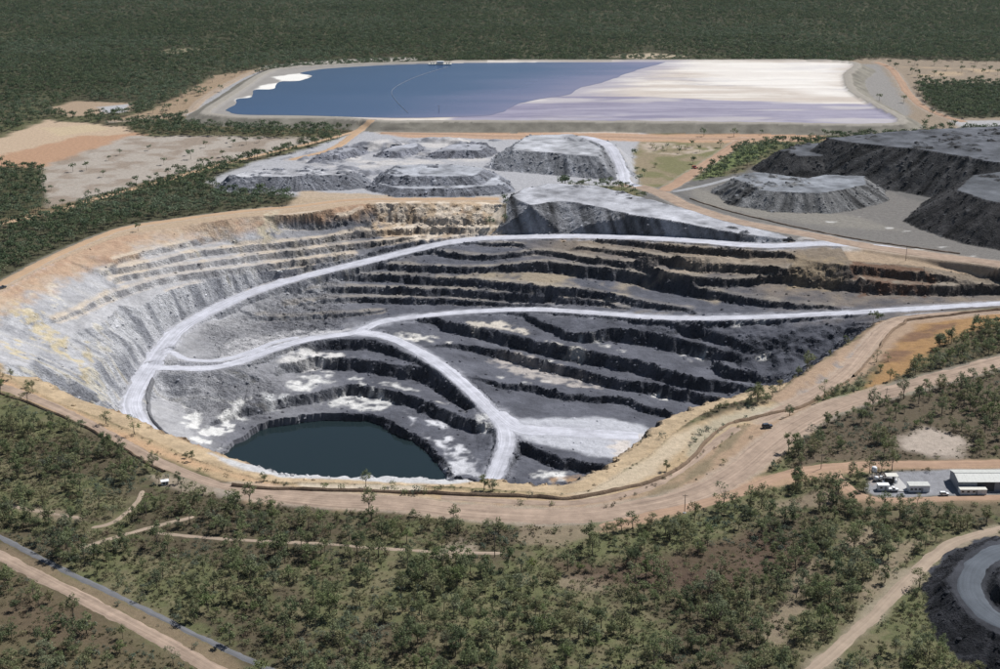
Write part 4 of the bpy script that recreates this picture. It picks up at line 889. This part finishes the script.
def gum(seed, h, w_, dens=1.0):
    """returns trunk and crown collectors of one gum tree"""
    g = np.random.default_rng(seed); tk, cr = MB(), MB()
    lean = g.normal(size=2)*.35; top = np.array((lean[0], lean[1], h*.62))
    fork = np.array((lean[0]*.3, lean[1]*.3, h*(.22+.14*g.random())))
    tk.tube([(0,0,-.3), fork*.5*[1,1,1], fork, (fork+top)/2+np.append(g.normal(size=2)*.2, 0), top], [.21,.18,.15,.10,.05], 6)
    nb = int(5+g.integers(0, 4)); a0 = g.random()*6.28
    for i in range(nb):
        a = a0+i*2.4+g.normal()*.3; rr = w_*.5*(.35+.5*g.random()); zz = h*(.36+.52*g.random()) if i else h*.86
        if i == 0: rr *= .2
        c = np.array((lean[0]*.7+rr*math.cos(a), lean[1]*.7+rr*math.sin(a), zz))
        b0 = fork+(top-fork)*g.random()*.7
        tk.tube([b0, (b0+c)/2+(0,0,-.15), c], [.08,.055,.025], 5, cap=False)
        rad = (w_*(.17+.13*g.random()), w_*(.17+.13*g.random()), h*(.09+.07*g.random()))
        leaves(cr, c, rad, int(52*dens), .50)
        if g.random() < .6: leaves(cr, c+g.normal(size=3)*np.array((w_*.14, w_*.14, h*.07)), np.array(rad)*.6, int(20*dens), .45)
    return tk, cr
GUMS = []
for k_, (h_, w_) in enumerate(((8.5,6.2),(10,6.8),(7,5.6),(9,5.0),(6,5.2),(8,7.4),(10.5,5.6),(7.4,4.4))):
    tk, cr = gum(40+k_, h_, w_)
    GUMS.append((tk.mesh('trunk', M['bark'], True), cr.mesh('crown', M['leaf']), h_, tk, cr))
def shrub_mb(seed, h, w_, n=70, size=.4):
    g = np.random.default_rng(seed); cr = MB(); st = MB()
    for i in range(4):
        a = i*1.7+g.random(); c = np.array((w_*.25*math.cos(a), w_*.25*math.sin(a), h*(.35+.3*g.random())))
        leaves(cr, c, (w_*.3, w_*.3, h*.36), n//4, size); st.tube([(0,0,-.2), c], [.05,.02], 4, cap=False)
    return cr, st
SHR = {q: [] for q in ('leafgrey', 'leaflime', 'leafdry', 'leaf')}
for q in SHR:
    for k_ in range(3):
        cr, st = shrub_mb(90+k_, 2.2+.5*k_, 2.8+.6*k_, 84, .42); SHR[q].append((cr.mesh('shrub_foliage', M[q]), st.mesh('stem', M['bark']), cr))
# source meshes for the mass of trees (never linked to the scene themselves)
def source(colname, meshes):
    c = bpy.data.collections.new(colname)
    for i, me in enumerate(meshes): c.objects.link(bpy.data.objects.new('%s_%02d' % (colname, i), me))
    return c
def joined(tk, cr, lm):
    mb = MB(); mb.add(tk.v, tk.f, 0); mb.add(cr.v, cr.f, 1); return mb.mesh('tree', [M['bark'], lm])
near_src = source('near_tree', [joined(g[3], g[4], M['leaf']) for g in GUMS])
farm = []
for k_ in range(6):
    mb = MB(); g = np.random.default_rng(300+k_); h_ = 8+2.5*g.random(); w_ = 6.5+2*g.random()
    mb.tube([(0,0,-.3), (0,0,h_*.6)], [.2,.1], 4, 0, False)
    for i in range(5):
        a = i*2.4+g.random(); rr = w_*.3*(i > 0)
        leaves(mb, (rr*math.cos(a), rr*math.sin(a), h_*(.58+.28*g.random())), (w_*.27, w_*.27, h_*.17), 16, 1.25, 1)
    farm.append(mb.mesh('tree', [M['bark'], M['leaffar' if k_ < 3 else 'leaffar2']]))
far_src = source('far_tree', farm)
scr_src = source('scrub', [SHR[q][k_][0] for q in ('leaf', 'leafdry', 'leafgrey') for k_ in range(3)])
def mass(name, src, pts_, rot, scl, idx):
    me = bpy.data.meshes.new(name); me.vertices.add(len(pts_)); me.vertices.foreach_set('co', np.asarray(pts_, np.float32).ravel())
    for an, ty, dat in (('rot','FLOAT',rot),('scl','FLOAT',scl)):
        a = me.attributes.new(an, ty, 'POINT'); a.data.foreach_set('value', np.asarray(dat, np.float32))
    a = me.attributes.new('idx', 'INT', 'POINT'); a.data.foreach_set('value', np.asarray(idx, np.int32))
    o = bpy.data.objects.new(name, me); COL.objects.link(o)
    ng = bpy.data.node_groups.new(name, 'GeometryNodeTree'); N = ng.nodes
    ng.interface.new_socket('Geometry', in_out='INPUT', socket_type='NodeSocketGeometry'); ng.interface.new_socket('Geometry', in_out='OUTPUT', socket_type='NodeSocketGeometry')
    gi, go = N.new('NodeGroupInput'), N.new('NodeGroupOutput'); ip = N.new('GeometryNodeInstanceOnPoints'); ci = N.new('GeometryNodeCollectionInfo')
    ci.inputs[0].default_value = src; ci.inputs['Separate Children'].default_value = True; ci.inputs['Reset Children'].default_value = True
    ip.inputs['Pick Instance'].default_value = True
    def na(nm, ty):
        n = N.new('GeometryNodeInputNamedAttribute'); n.data_type = ty; n.inputs['Name'].default_value = nm; return n.outputs[0]
    cx = N.new('ShaderNodeCombineXYZ'); ng.links.new(na('rot', 'FLOAT'), cx.inputs[2]); ng.links.new(cx.outputs[0], ip.inputs['Rotation'])
    ng.links.new(na('scl', 'FLOAT'), ip.inputs['Scale']); ng.links.new(na('idx', 'INT'), ip.inputs['Instance Index'])
    ng.links.new(gi.outputs[0], ip.inputs['Points']); ng.links.new(ci.outputs[0], ip.inputs['Instance']); ng.links.new(ip.outputs[0], go.inputs[0])
    md = o.modifiers.new('scatter', 'NODES'); md.node_group = ng; return o
def veg_at(x, y):
    i = np.clip(np.searchsorted(ax_x, x), 0, NX-1); j = np.clip(np.searchsorted(ax_y, y), 0, NY-1); return VEG[j, i], ID[j, i]
def scatter(y0, y1, cell, seed, kx=.40, mx=50):
    g = np.random.default_rng(seed); out = []
    ys_ = np.arange(y0, y1, cell)
    for y in ys_:
        n = int(2*(y*kx+mx)/cell); x = (np.arange(n)-n/2)*cell
        out.append(np.stack([x+g.random(n)*cell, y+g.random(n)*cell], 1))
    p = np.vstack(out); v, i = veg_at(p[:, 0], p[:, 1]); return p, v, i, g
# near bush: clumped
p, v, i, g = scatter(398, 800, 4.1, 21)
cl = .42+.50*fbm(p[:, 0], p[:, 1], 30, 3, 901)+.35*fbm(p[:, 0], p[:, 1], 9, 2, 905)
ok = (i == 0) & (g.random(len(p)) < np.clip(cl, .03, .9)*v)
p = p[ok]; NP = np.column_stack([p, zat(p[:, 0], p[:, 1])-.05]); n_ = len(NP)
nsc = .5+.75*g.random(n_)**1.4; nrot = g.random(n_)*6.28; nidx = g.integers(0, len(GUMS), n_)
qx, qy = PX(NP[:, 0], NP[:, 1], NP[:, 2]); hh = np.array([GUMS[k][2] for k in nidx])*nsc
dep = NP[:, 1]*CP-(NP[:, 2]-HCAM)*SP
inview = (qx > 4) & (qx < 996) & (qy < 678) & (qy-FPX*hh/dep*.9 > 0)
order = np.argsort(-np.where(inview, hh/dep, 0))[:300]
def zone(x, y):
    gr = np.interp(x, [0,80,160,270], [538,578,617,669])
    pk = np.interp(x, [0,80,160,215], [556,597,639,670])
    if x < 215 and y > pk: return 'in dry brown bush in the bottom left corner'
    if x < 270 and y > gr-16: return 'beside the narrow grey gravel road at lower left'
    if x > 850 and y > 560: return 'beside the black stockpile in the bottom right corner'
    if x > 760 and y > 505: return 'among the bare tracks at lower right'
    if y > 610: return 'in the dense bush along the bottom edge' + (' left of centre' if x < 480 else ' right of centre')
    if x < 160 and y < 520: return 'in the bush at left just below the rim road'
    if y > 560: return 'in the middle of the near bush' + (', left part' if x < 400 else ', right part')
    if x > 780 and y < 470: return 'on the bushy slope above the work yard'
    return 'in the bush close below the pink rim road'
def trees():
    made = []
    for k in order:
        tm, cm, h0 = GUMS[nidx[k]][:3]; sc_ = float(nsc[k])
        r = empty('eucalypt_tree', tuple(map(float, NP[k])), float(nrot[k])); r.scale = (sc_,)*3
        zn = zone(qx[k], qy[k]); size = 'tall' if h0*sc_ > 9 else ('small' if h0*sc_ < 6.5 else 'medium')
        form = ('spreading', 'open', 'rounded', 'narrow', 'low broad', 'wide flat', 'slender', 'thin')[nidx[k]]
        made.append((r, '%s %s-crowned eucalypt' % (size, form.replace(' ', '-')), zn, qx[k])); tag(r, made[-1][1]+' '+zn, 'tree', 'eucalypts ' + zn)
        for nm, me in (('trunk', tm), ('crown', cm)):
            o = bpy.data.objects.new(nm, me); COL.objects.link(o); o.parent = r
    sets = {}
    for q in made: sets.setdefault((q[1], q[2]), []).append(q)
    for (lb, zn), q in sets.items():              # where two or three look alike, say which
        if len(q) in (2, 3):
            for w_, e in zip(('leftmost', 'rightmost') if len(q) == 2 else ('leftmost', 'middle', 'rightmost'), sorted(q, key=lambda e: e[3])): e[0]['label'] = (w_+' '+lb+' '+zn) if len((w_+' '+lb+' '+zn).split()) <= 16 else lb+' '+zn
trees()
rest = np.ones(n_, bool); rest[order] = False
tag(mass('bush_trees', near_src, NP[rest], nrot[rest], nsc[rest], nidx[rest]), 'scattered green eucalypt bush around the near side of the pit', 'trees', kind='stuff')
# far and middle forest
p, v, i, g = scatter(800, 3300, 6.0, 23)
cl = .72+.35*fbm(p[:, 0], p[:, 1]*.6, 130, 3, 911)+.3*fbm(p[:, 0], p[:, 1], 20, 2, 915)
ok = (i == 0) & (g.random(len(p)) < np.clip(cl, .15, 1)*v) & ((p[:, 1] < 2900) | (g.random(len(p)) < .6))
p = p[ok]; FP = np.column_stack([p, zat(p[:, 0], p[:, 1])-.05]); nf = len(FP)
tag(mass('forest', far_src, FP, g.random(nf)*6.28, .5+.55*g.random(nf), np.where(fbm(p[:, 0]*.6, p[:, 1], 110, 3, 951)+g.normal(size=nf)*.45 > .35, 3, 0)+g.integers(0, 3, nf)), 'dark green woodland reaching from the mine to the top of the picture', 'forest', kind='stuff')
print('near', n_, 'far', nf)
# scrub under the near trees
p, v, i, g = scatter(398, 760, 3.1, 29)
cl = .55+.5*fbm(p[:, 0], p[:, 1], 22, 3, 921)
ok = (i == 0) & (g.random(len(p)) < np.clip(cl, .05, .9)*np.clip(v*1.0, 0, 1))
p = p[ok]; SPT = np.column_stack([p, zat(p[:, 0], p[:, 1])-.05]); ns = len(SPT)
gz = fbm(p[:, 0], p[:, 1], 30, 2, 931); sidx = np.where(gz > .45, 6, np.where(g.random(ns) < .35, 3, 0))+g.integers(0, 3, ns)
tag(mass('scrub', scr_src, SPT, g.random(ns)*6.28, .35+.85*g.random(ns)**1.6, sidx), 'low dry scrub growing between the near trees', 'scrub', kind='stuff')
print('scrub', ns)
# grass and herb layer of the near bush
gt = []
for k_ in range(4):
    mb = MB(); leaves(mb, (0,0,.18), (.75,.75,.22), 16, .42, 0, -.3); gt.append(mb.mesh('tuft', M['grass']))
gr_src = source('grass_tuft', gt)
p, v, i, g = scatter(398, 640, 1.75, 37)
cl = .5+.6*fbm(p[:, 0], p[:, 1], 14, 3, 941)
ok = (i == 0) & (g.random(len(p)) < np.clip(cl, .05, .95)*np.clip(v, 0, 1))
p = p[ok]; GP = np.column_stack([p, zat(p[:, 0], p[:, 1])]); ngp = len(GP)
tag(mass('grass', gr_src, GP, g.random(ngp)*6.28, .6+.8*g.random(ngp), g.integers(0, 4, ngp)), 'dry olive grass between the near trees', 'grass', kind='stuff')
print('grass', ngp)
# shrubs one can pick out
SH = [(662,437,'leafgrey',1.3),(694,440,'leafgrey',1.1),(700,432,'leafgrey',1.2),(708,428,'leafgrey',1.4),(716,432,'leafgrey',1.0),(690,446,'leafgrey',.9),(775,470,'leafgrey',1.5),
      (640,440,'leafgrey',.8),(800,447,'leafgrey',1.4),(812,430,'leafgrey',1.3),(806,441,'leafgrey',1.2),(533,567,'leaflime',1.5),(580,570,'leaflime',1.1),(518,593,'leaflime',1.0),(510,604,'leaflime',.9),
      (222,634,'leaflime',1.1),(415,494,'leafgrey',1.6),(405,494,'leaf',1.3),(425,493,'leaf',1.2),(436,492,'leaf',1.3),(395,491,'leaf',1.1),(384,490,'leaf',1.2),(366,490,'leaf',1.0),(342,489,'leaf',1.3),(325,488,'leaf',1.2),
      (521,504,'leaf',1.0),(552,505,'leaf',.9),(680,150,'leaf',2.2),(686,149,'leaf',1.8),(652,148,'leaf',2),(656,150,'leaf',1.8),(663,149,'leaf',1.6),(655,167,'leaf',1.6),(694,160,'leaf',1.6),(711,166,'leaf',1.4)]
rs_ = random.Random(5)
for k_ in range(26):
    t_ = k_/25; x_ = 604+142*t_; y_ = 507-83*t_**1.25+rs_.uniform(-2.5, 2.5); SH.append((x_+rs_.uniform(-3, 3), y_, rs_.choice(['leafdry', 'leaf', 'leafdry']), rs_.uniform(.35, .7)))
for (x, y, q, sc_) in SH:
    fm, sm, _ = SHR[q][int(x) % 3]; r = empty('shrub', at(x, y), x*1.7); r.scale = (sc_,)*3
    col = {'leafgrey': 'blue-grey', 'leaflime': 'bright lime green', 'leaf': 'green', 'leafdry': 'dry brown'}[q]
    pl = ('on the dry field below the dam' if y < 200 else 'on the cream lip of the pit by the lake' if y < 506 and x < 560 else 'on the pale ground by the right rim' if x > 600 and y < 450 and sc_ > .72 else 'on the strip between the bund and the wide rim road' if sc_ < .72 else 'beside the orange service track' if x > 700 else 'in the near bush')
    tag(r, '%s %s shrub %s' % ('large' if sc_ > 1.25 else 'small', col, pl), 'shrub', col+' shrubs '+pl)
    for nm, me in (('foliage', fm), ('stem', sm)):
        o = bpy.data.objects.new(nm, me); COL.objects.link(o); o.parent = r

# ------------------------------------------------------------------ broken rock on faces, toes and dump slopes
def rock_mesh(seed):
    g = np.random.default_rng(seed); mb = MB(); a = g.random()*6
    ring = [(math.cos(a+k*1.257)*(.7+.5*g.random()), math.sin(a+k*1.257)*(.7+.5*g.random())) for k in range(5)]
    V = [(x*.8, y*.8, -.25) for x, y in ring]+[(x*(.75+.3*g.random()), y*(.75+.3*g.random()), .25+.25*g.random()) for x, y in ring]+[(g.normal()*.15, g.normal()*.15, .75+.2*g.random())]
    F = [(k, (k+1) % 5, 5+(k+1) % 5, 5+k) for k in range(5)]+[(5+k, 5+(k+1) % 5, 10) for k in range(5)]
    return mb.add(V, F).mesh('rock', M['rubble'])
rm, rnt, rb = mat('broken_rock', .95, .1)
at_ = rnt.nodes.new('ShaderNodeAttribute'); at_.attribute_type = 'INSTANCER'; at_.attribute_name = 'col'
oi_ = rnt.nodes.new('ShaderNodeObjectInfo'); mr_ = rnt.nodes.new('ShaderNodeMapRange'); mr_.inputs[3].default_value = .6; mr_.inputs[4].default_value = 1.5; rnt.links.new(oi_.outputs['Random'], mr_.inputs[0])
vm_ = rnt.nodes.new('ShaderNodeVectorMath'); vm_.operation = 'SCALE'; rnt.links.new(at_.outputs['Color'], vm_.inputs[0]); rnt.links.new(mr_.outputs[0], vm_.inputs['Scale']); rnt.links.new(vm_.outputs[0], rb.inputs['Base Color'])
M['rubble'] = rm
rk_src = source('rock', [rock_mesh(500+k) for k in range(6)])
kp = (ID == 1) & (GX > -300) & (GX < 330)
bl = steep.copy()
for _ in range(3):
    bl[1:-1, 1:-1] = np.maximum(bl[1:-1, 1:-1], .8*np.maximum(np.maximum(bl[:-2, 1:-1], bl[2:, 1:-1]), np.maximum(bl[1:-1, :-2], bl[1:-1, 2:])))
kd = (ID >= 10) & (SLOPE > .3) & (np.abs(GX) < 480)
g = np.random.default_rng(77); rr = g.random(GX.shape)
cellA = np.gradient(ax_y)[:, None]*np.gradient(ax_x)[None, :]
pick = (kp & (rr < (bl*.085+.006)*cellA*(.25+.75*sstep(-190, -90, GX))) & (RD > .5) & (Z > LAKE_Z+.5)) | (kd & (rr < .045*cellA))
RP = np.column_stack([GX[pick]+g.random(pick.sum())-.5, GY[pick]+g.random(pick.sum())-.5]); RP = np.column_stack([RP, zat(RP[:, 0], RP[:, 1])-.1]); nr_ = len(RP)
ro = mass('rubble', rk_src, RP, g.random(nr_)*6.28, (.35+1.0*g.random(nr_)**2.2)*(1+.25*(RP[:, 1] > 1100)), g.integers(0, 6, nr_))
ca_ = ro.data.attributes.new('col', 'FLOAT_COLOR', 'POINT'); ca_.data.foreach_set('color', np.column_stack([CO[pick], np.ones(nr_)]).astype(np.float32).ravel())
tag(ro, 'broken rock lying on the pit faces and dump slopes', 'rubble', kind='stuff'); print('rocks', nr_)

# ------------------------------------------------------------------ work yard at right
def cabin(px0, px1, py, h_, dep_, label, wall, roof, z=0, windows=2):
    a, b = at(px0, py), at(px1, py); w_ = b[0]-a[0]
    r = empty('site_cabin', (a[0]+w_/2, a[1]+dep_/2, a[2])); tag(r, label, 'cabin', 'cabins in the work yard')
    MB().box(-w_/2, w_/2, -dep_/2, dep_/2, .15, h_).build('wall', wall, r)
    MB().box(-w_/2-.15, w_/2+.15, -dep_/2-.2, dep_/2+.2, h_+.003, h_+.16).build('roof', roof, r)
    MB().box(-w_/2+.1, w_/2-.1, -dep_/2+.1, dep_/2-.1, -.3, .148).build('base', M['dark'], r)
    d = MB().box(w_*.08, w_*.08+.9, -dep_/2-.05, -dep_/2-.003, .2, 2.2).build('door', M['cladding'], r)
    MB().box(w_*.08+.7, w_*.08+.8, -dep_/2-.1, -dep_/2-.052, 1.1, 1.2).build('handle', M['dark'], d)
    for k in range(windows):
        x = -w_/2+.6+k*(w_*.5-1)/max(1, windows-1) if windows > 1 else -w_/2+.8
        f_ = MB().box(x, x+1.1, -dep_/2-.05, -dep_/2-.003, 1.2, 2.05).build('window', M['glass'], r)
        MB().box(x-.06, x+1.16, -dep_/2-.08, -dep_/2-.052, 1.1, 1.19).build('sill', M['white'], f_)
    return r
cabin(878, 889, 490.5, 2.7, 2.6, 'smallest pale blue-grey cabin at the left of the yard', M['cladding' if 0 else 'white'], M['white'], windows=1)
cabin(909, 929.5, 492, 3.2, 4.2, 'long pale blue-grey cabin standing alone in the middle of the yard', M['white'], M['roof'], windows=3)
cabin(960, 986.5, 495, 2.5, 3.2, 'low white-roofed cabin in front of the big grey shed', M['white'], M['cream'], windows=3)
a = at(958, 491); W_, D_, H_, RH = 40.0, 12.5, 4.6, 6.0
sh = empty('storage_shed', (a[0]+W_/2, a[1]+D_/2, a[2])); tag(sh, 'big grey gable-roofed storage shed at the right edge of the yard', 'shed')
MB().box(-W_/2, W_/2, D_/2-.2, D_/2, -.3, H_).build('wall', M['cladding'], sh)
for s_ in (-1, 1):
    x0 = s_*(W_/2)-(.2 if s_ > 0 else 0)
    MB().add([(x0+dx, y, z) for dx in (0, .2) for y, z in ((-D_/2,-.3),(D_/2-.203,-.3),(D_/2-.203,H_),(0,RH-.05),(-D_/2,H_))], [(4,3,2,1,0),(5,6,7,8,9),(0,1,6,5),(1,2,7,6),(2,3,8,7),(3,4,9,8),(4,0,5,9)]).build('gable_wall', M['cladding'], sh)
for k in range(5):
    x0 = -W_/2+.25+k*(W_-.5)/5; w1 = (W_-.5)/5
    if k % 2: MB().box(x0+.02, x0+w1-.02, -D_/2+.05, -D_/2+.2, -.3, H_-.4).build('roller_door', M['dark'], sh)
    else: MB().box(x0, x0+w1, -D_/2+.003, -D_/2+.2, -.3, H_).build('wall', M['cladding'], sh)
for s_ in (-1, 1):
    n_s = 10
    for k in range(n_s):
        x0 = -W_/2-.4+k*(W_+.8)/n_s; x1 = x0+(W_+.8)/n_s-.04
        y0, z0, y1, z1 = s_*(D_/2+.5), H_-.05, 0, RH
        MB().add([(x0,y0,z0),(x1,y0,z0),(x1,y1,z1),(x0,y1,z1),(x0,y0,z0+.12),(x1,y0,z0+.12),(x1,y1,z1+.12),(x0,y1,z1+.12)], [(0,1,2,3),(7,6,5,4),(0,4,5,1),(1,5,6,2),(2,6,7,3),(3,7,4,0)]).build('roof_sheet', M['roof'], sh)
MB().box(-W_/2-.4, W_/2+.4, -.25, .25, RH+.1, RH+.24).build('ridge_cap', M['roof'], sh)
# concrete apron
ap = [P(x, y) for x, y in ((889,490.5),(897,476),(908,488),(916,492))]
sheet('concrete_apron', [(q[0], q[1]) for q in ap], max(float(zat(q[0], q[1])) for q in ap)+.12, M['conc'])
# tank on a stand
def tank(px, py, r_, h_, stand, label):
    t = empty('water_tank', at(px, py)); tag(t, label, 'tank')
    MB().lathe([(r_,stand),(r_,stand+h_*.7),(r_*.86,stand+h_*.88),(r_*.5,stand+h_*.97),(.05,stand+h_)], 16).build('vessel', M['white'], t, True)
    for sx in (-1, 1):
        for sy in (-1, 1): MB().tube([(sx*r_*.65, sy*r_*.65, -.2), (sx*r_*.6, sy*r_*.6, stand+.1)], .1, 6).build('leg', M['dark'], t)
    MB().box(-r_, r_, -r_, r_, stand-.2, stand-.003).build('platform', M['dark'], t)
    l_ = MB()
    for x in (-.25, .25): l_.tube([(x, -r_-.15, 0), (x, -r_-.15, stand+h_*.7)], .03, 4)
    for z in np.arange(.4, stand+h_*.7, .5): l_.tube([(-.25, -r_-.15, z), (.25, -r_-.15, z)], .025, 4)
    l_.build('ladder', M['dark'], t)
tank(873.5, 477, 1.25, 2.4, 3.0, 'white round-topped tank on a tall stand at the left corner of the yard')
tank(876, 480.5, 1.0, 1.8, .6, 'small low white tank just in front of the tall tank stand')
# open shelter with plant under it
c = empty('plant_shelter', at(891, 482)); tag(c, 'open shelter with pale roof over dark machinery beside the concrete apron', 'shelter')
MB().box(-2.7, 2.7, -1.9, 1.9, 3.7, 3.9).build('roof', M['cream'], c)
for sx in (-1, 1):
    for sy in (-1, 1): MB().tube([(sx*2.4, sy*1.6, -.2), (sx*2.4, sy*1.6, 3.7)], .09, 6).build('post', M['dark'], c)
e = MB().box(-1.9, .4, -1.1, 1.1, .1, 1.7, 0, .1); e.tube([(.9, 0, 0), (.9, 0, 2.6)], .55, 10); e.tube([(-1.2, .3, 1.6), (-1.2, .3, 3)], .12, 8); e.build('engine', M['dark'], c)
e = MB().lathe([(.6,0),(.6,1.6),(.2,1.9)], 12, (1.9,-.7,0)); e.build('drum', M['white'], c)
for k, (x, y, c_) in enumerate(((881.5,478.5,'white'),(885,480.5,'dark'),(880,481.5,'dark'),(883.5,483.5,'white'))):
    t = empty('machine', at(x, y), .4*k); tag(t, ['pale pump skid nearest the tanks', 'dark generator beside the open shelter', 'dark compressor below the tank stand', 'pale pump skid behind the smallest cabin'][k], 'machine', 'machines in the yard')
    MB().box(-1.1, 1.1, -.7, .7, .1, .35).build('skid', M['dark'], t); MB().box(-.9, .4, -.55, .55, .353, 1.5, 0, .08).build('housing', M[c_], t); MB().tube([(.7,0,.3),(.7,0,1.9)], .22, 8).build('pipe', M['roof'], t)

# ------------------------------------------------------------------ vehicles
def wheel(parent, x, y, r_, w_):
    t = MB().tube([(x, y-w_/2, r_), (x, y+w_/2, r_)], r_, 12).build('wheel', M['rubber'], parent)
    MB().tube([(x, y-w_/2-.02, r_), (x, y+w_/2+.02, r_)], r_*.5, 8).build('rim', M['roof'], t)
def ute(px, py, z, rz, paint, label, kind='wagon', s_=1.0):
    p_ = P(px, py, z); r = empty('parked_vehicle' , (p_[0], p_[1], float(zat(p_[0], p_[1]))+.3), rz); r.scale = (s_,)*3
    tag(r, label, 'vehicle')
    b = MB(); b.box(-2.4, 2.4, -.92, .92, .45, 1.05, 0, .05); b.build('body', paint, r)
    x1 = -2.2 if kind == 'wagon' else -.4
    c = MB().add([(x1,-.88,1.053),(1.1,-.88,1.053),(1.1,.88,1.053),(x1,.88,1.053),(x1+.15,-.76,1.78),(.45,-.76,1.78),(.45,.76,1.78),(x1+.15,.76,1.78)], [(3,2,1,0),(4,5,6,7),(0,1,5,4),(1,2,6,5),(2,3,7,6),(3,0,4,7)]).build('cabin', M['glass'], r)
    MB().box(x1+.1, .5, -.79, .79, 1.783, 1.86).build('roof', paint, c)
    if kind != 'wagon': MB().box(-2.35, -.5, -.9, .9, 1.053, 1.35).build('tray', paint, r)
    for x in (-1.45, 1.5):
        for y in (-.86, .86): wheel(r, x, y, .4, .26)
    for y in (-.6, .6): MB().box(2.4, 2.44, y-.2, y+.2, .72, .92).build('headlight', M['white'], r)
ute(767, 428, 0, .25, M['bluegrey'], 'dark four-wheel drive parked alone on the wide pink rim road', s_=1.1)
ute(893, 490.8, 0, 0, M['white'], 'white utility truck parked between the smallest cabin and the apron', 'ute', .95)
ute(944, 495.5, 0, 0, M['white'], 'small white car parked in front of the shed, near the front cabin', s_=.85)
ute(280, 277, -35, .4, M['white'], 'tiny white vehicle on the pale ledge above the upper haul road', s_=.9)
ute(694.5, 168.5, 0, -1.2, M['red'], 'small red truck driving on the red road below the dam', 'ute', 1.3)
ute(-6+9, 288.5, 0, .9, M['bluegrey'], 'dark vehicle on the rim track at the left edge', 'ute')
h_ = empty('field_hut', at(165, 484), .3); h_.scale = (.75,)*3; tag(h_, 'small white hut among trees beside the left rim road', 'hut')
MB().box(-2, 2, -1.4, 1.4, -.2, 2.3).build('wall', M['white'], h_); MB().box(-2.4, 2.4, -1.8, 1.8, 2.303, 2.5).build('roof', M['white'], h_)
MB().box(-1.4, .2, -1.45, -1.403, .5, 1.9).build('window', M['glass'], h_); MB().box(.7, 1.5, -1.45, -1.403, 0, 2).build('door', M['dark'], h_)

# ------------------------------------------------------------------ power poles
POLES = [(684.5,513,9,'below the wide pink bend of the rim road'),(821,469,7.5,'at the fork of the orange service track'),(853.5,471,5,'short one beside the yard entrance'),(886,399.5,6.5,'on the verge of the grey rim road at right'),
         (906,257.5,11,'left one of two on the orange plain at upper right'),(924,269.5,13,'right one of two on the orange plain at upper right'),(494.7,557,11,'in the near bush at bottom centre'),(439,118.5,8,'on the dam wall in front of the pond'),(725,498,4,'tiny one between the pink rim road and service track')]
for (x, y, hh_, pl) in POLES:
    r = empty('power_pole', at(x, y)); tag(r, 'timber power pole ' + pl, 'pole', 'power poles')
    MB().tube([(0,0,-.4), (0,0,hh_)], [.17,.12], 8).build('pole', M['wood'], r, True)
    ca_ = MB().box(-1.1, 1.1, -.19, -.11, hh_-.75, hh_-.6).build('crossarm', M['wood'], r)
    for q in (-.95, 0, .95): MB().tube([(q, -.15, hh_-.6), (q, -.15, hh_-.35)], .06, 6).build('insulator', M['roof'], ca_)
    if hh_ == 5: MB().box(-.4, .4, -.5, -.15, hh_-1.9, hh_-.9).build('transformer', M['dark'], r)
    if x == 684.5: MB().box(-.6, .6, -.6, .6, -.1, .25).build('footing', M['conc'], r)

# ------------------------------------------------------------------ pontoon on the tailings pond
p_ = P(440, 64.5, PONDZ); r = empty('pump_pontoon', (p_[0], p_[1], PONDZ+.2)); tag(r, 'pale pump pontoon moored at the far shore of the blue pond', 'pontoon')
MB().box(-15, 15, -4, 4, -.3, .9).build('deck', M['cream'], r); MB().box(-4, 5, -2, 2.5, .903, 4).build('pump_house', M['white'], r)
for q in (-11, -8, 9, 12): MB().tube([(q,-1,.9),(q,-1,2.6)], .9, 8).build('pump', M['roof'], r)
for q in (-13, 13): MB().tube([(q,0,.9),(q,0,6)], .15, 6).build('mast', M['dark'], r)
fl = smooth_line([P(x, y, PONDZ) for x, y in ((448,67),(425,74),(405,82),(392,91),(396,101),(408,113))], 6.0); fl[:, 2] = PONDZ+.35
tag(MB().tube(fl, .16, 6).build('floating_pipeline', M['cladding']), 'thin floating pipeline curving across the blue pond', 'pipeline')
# puddle on the parking bench
q0 = P(695, 257, -9.5)

# ------------------------------------------------------------------ thin haze of the far distance
HAZE = 0.000011
hm = bpy.data.materials.new('haze'); hm.use_nodes = True; hn = hm.node_tree; hn.nodes.remove(hn.nodes['Principled BSDF'])
pv = hn.nodes.new('ShaderNodeVolumePrincipled'); pv.inputs['Color'].default_value = (.80,.88,1,1); pv.inputs['Density'].default_value = HAZE; pv.inputs['Anisotropy'].default_value = .2
hn.links.new(pv.outputs[0], hn.nodes['Material Output'].inputs['Volume'])
hz = MB().box(-9200, 9200, -1700, 16300, -95, 285).build('haze', hm); tag(hz, kind='stuff')
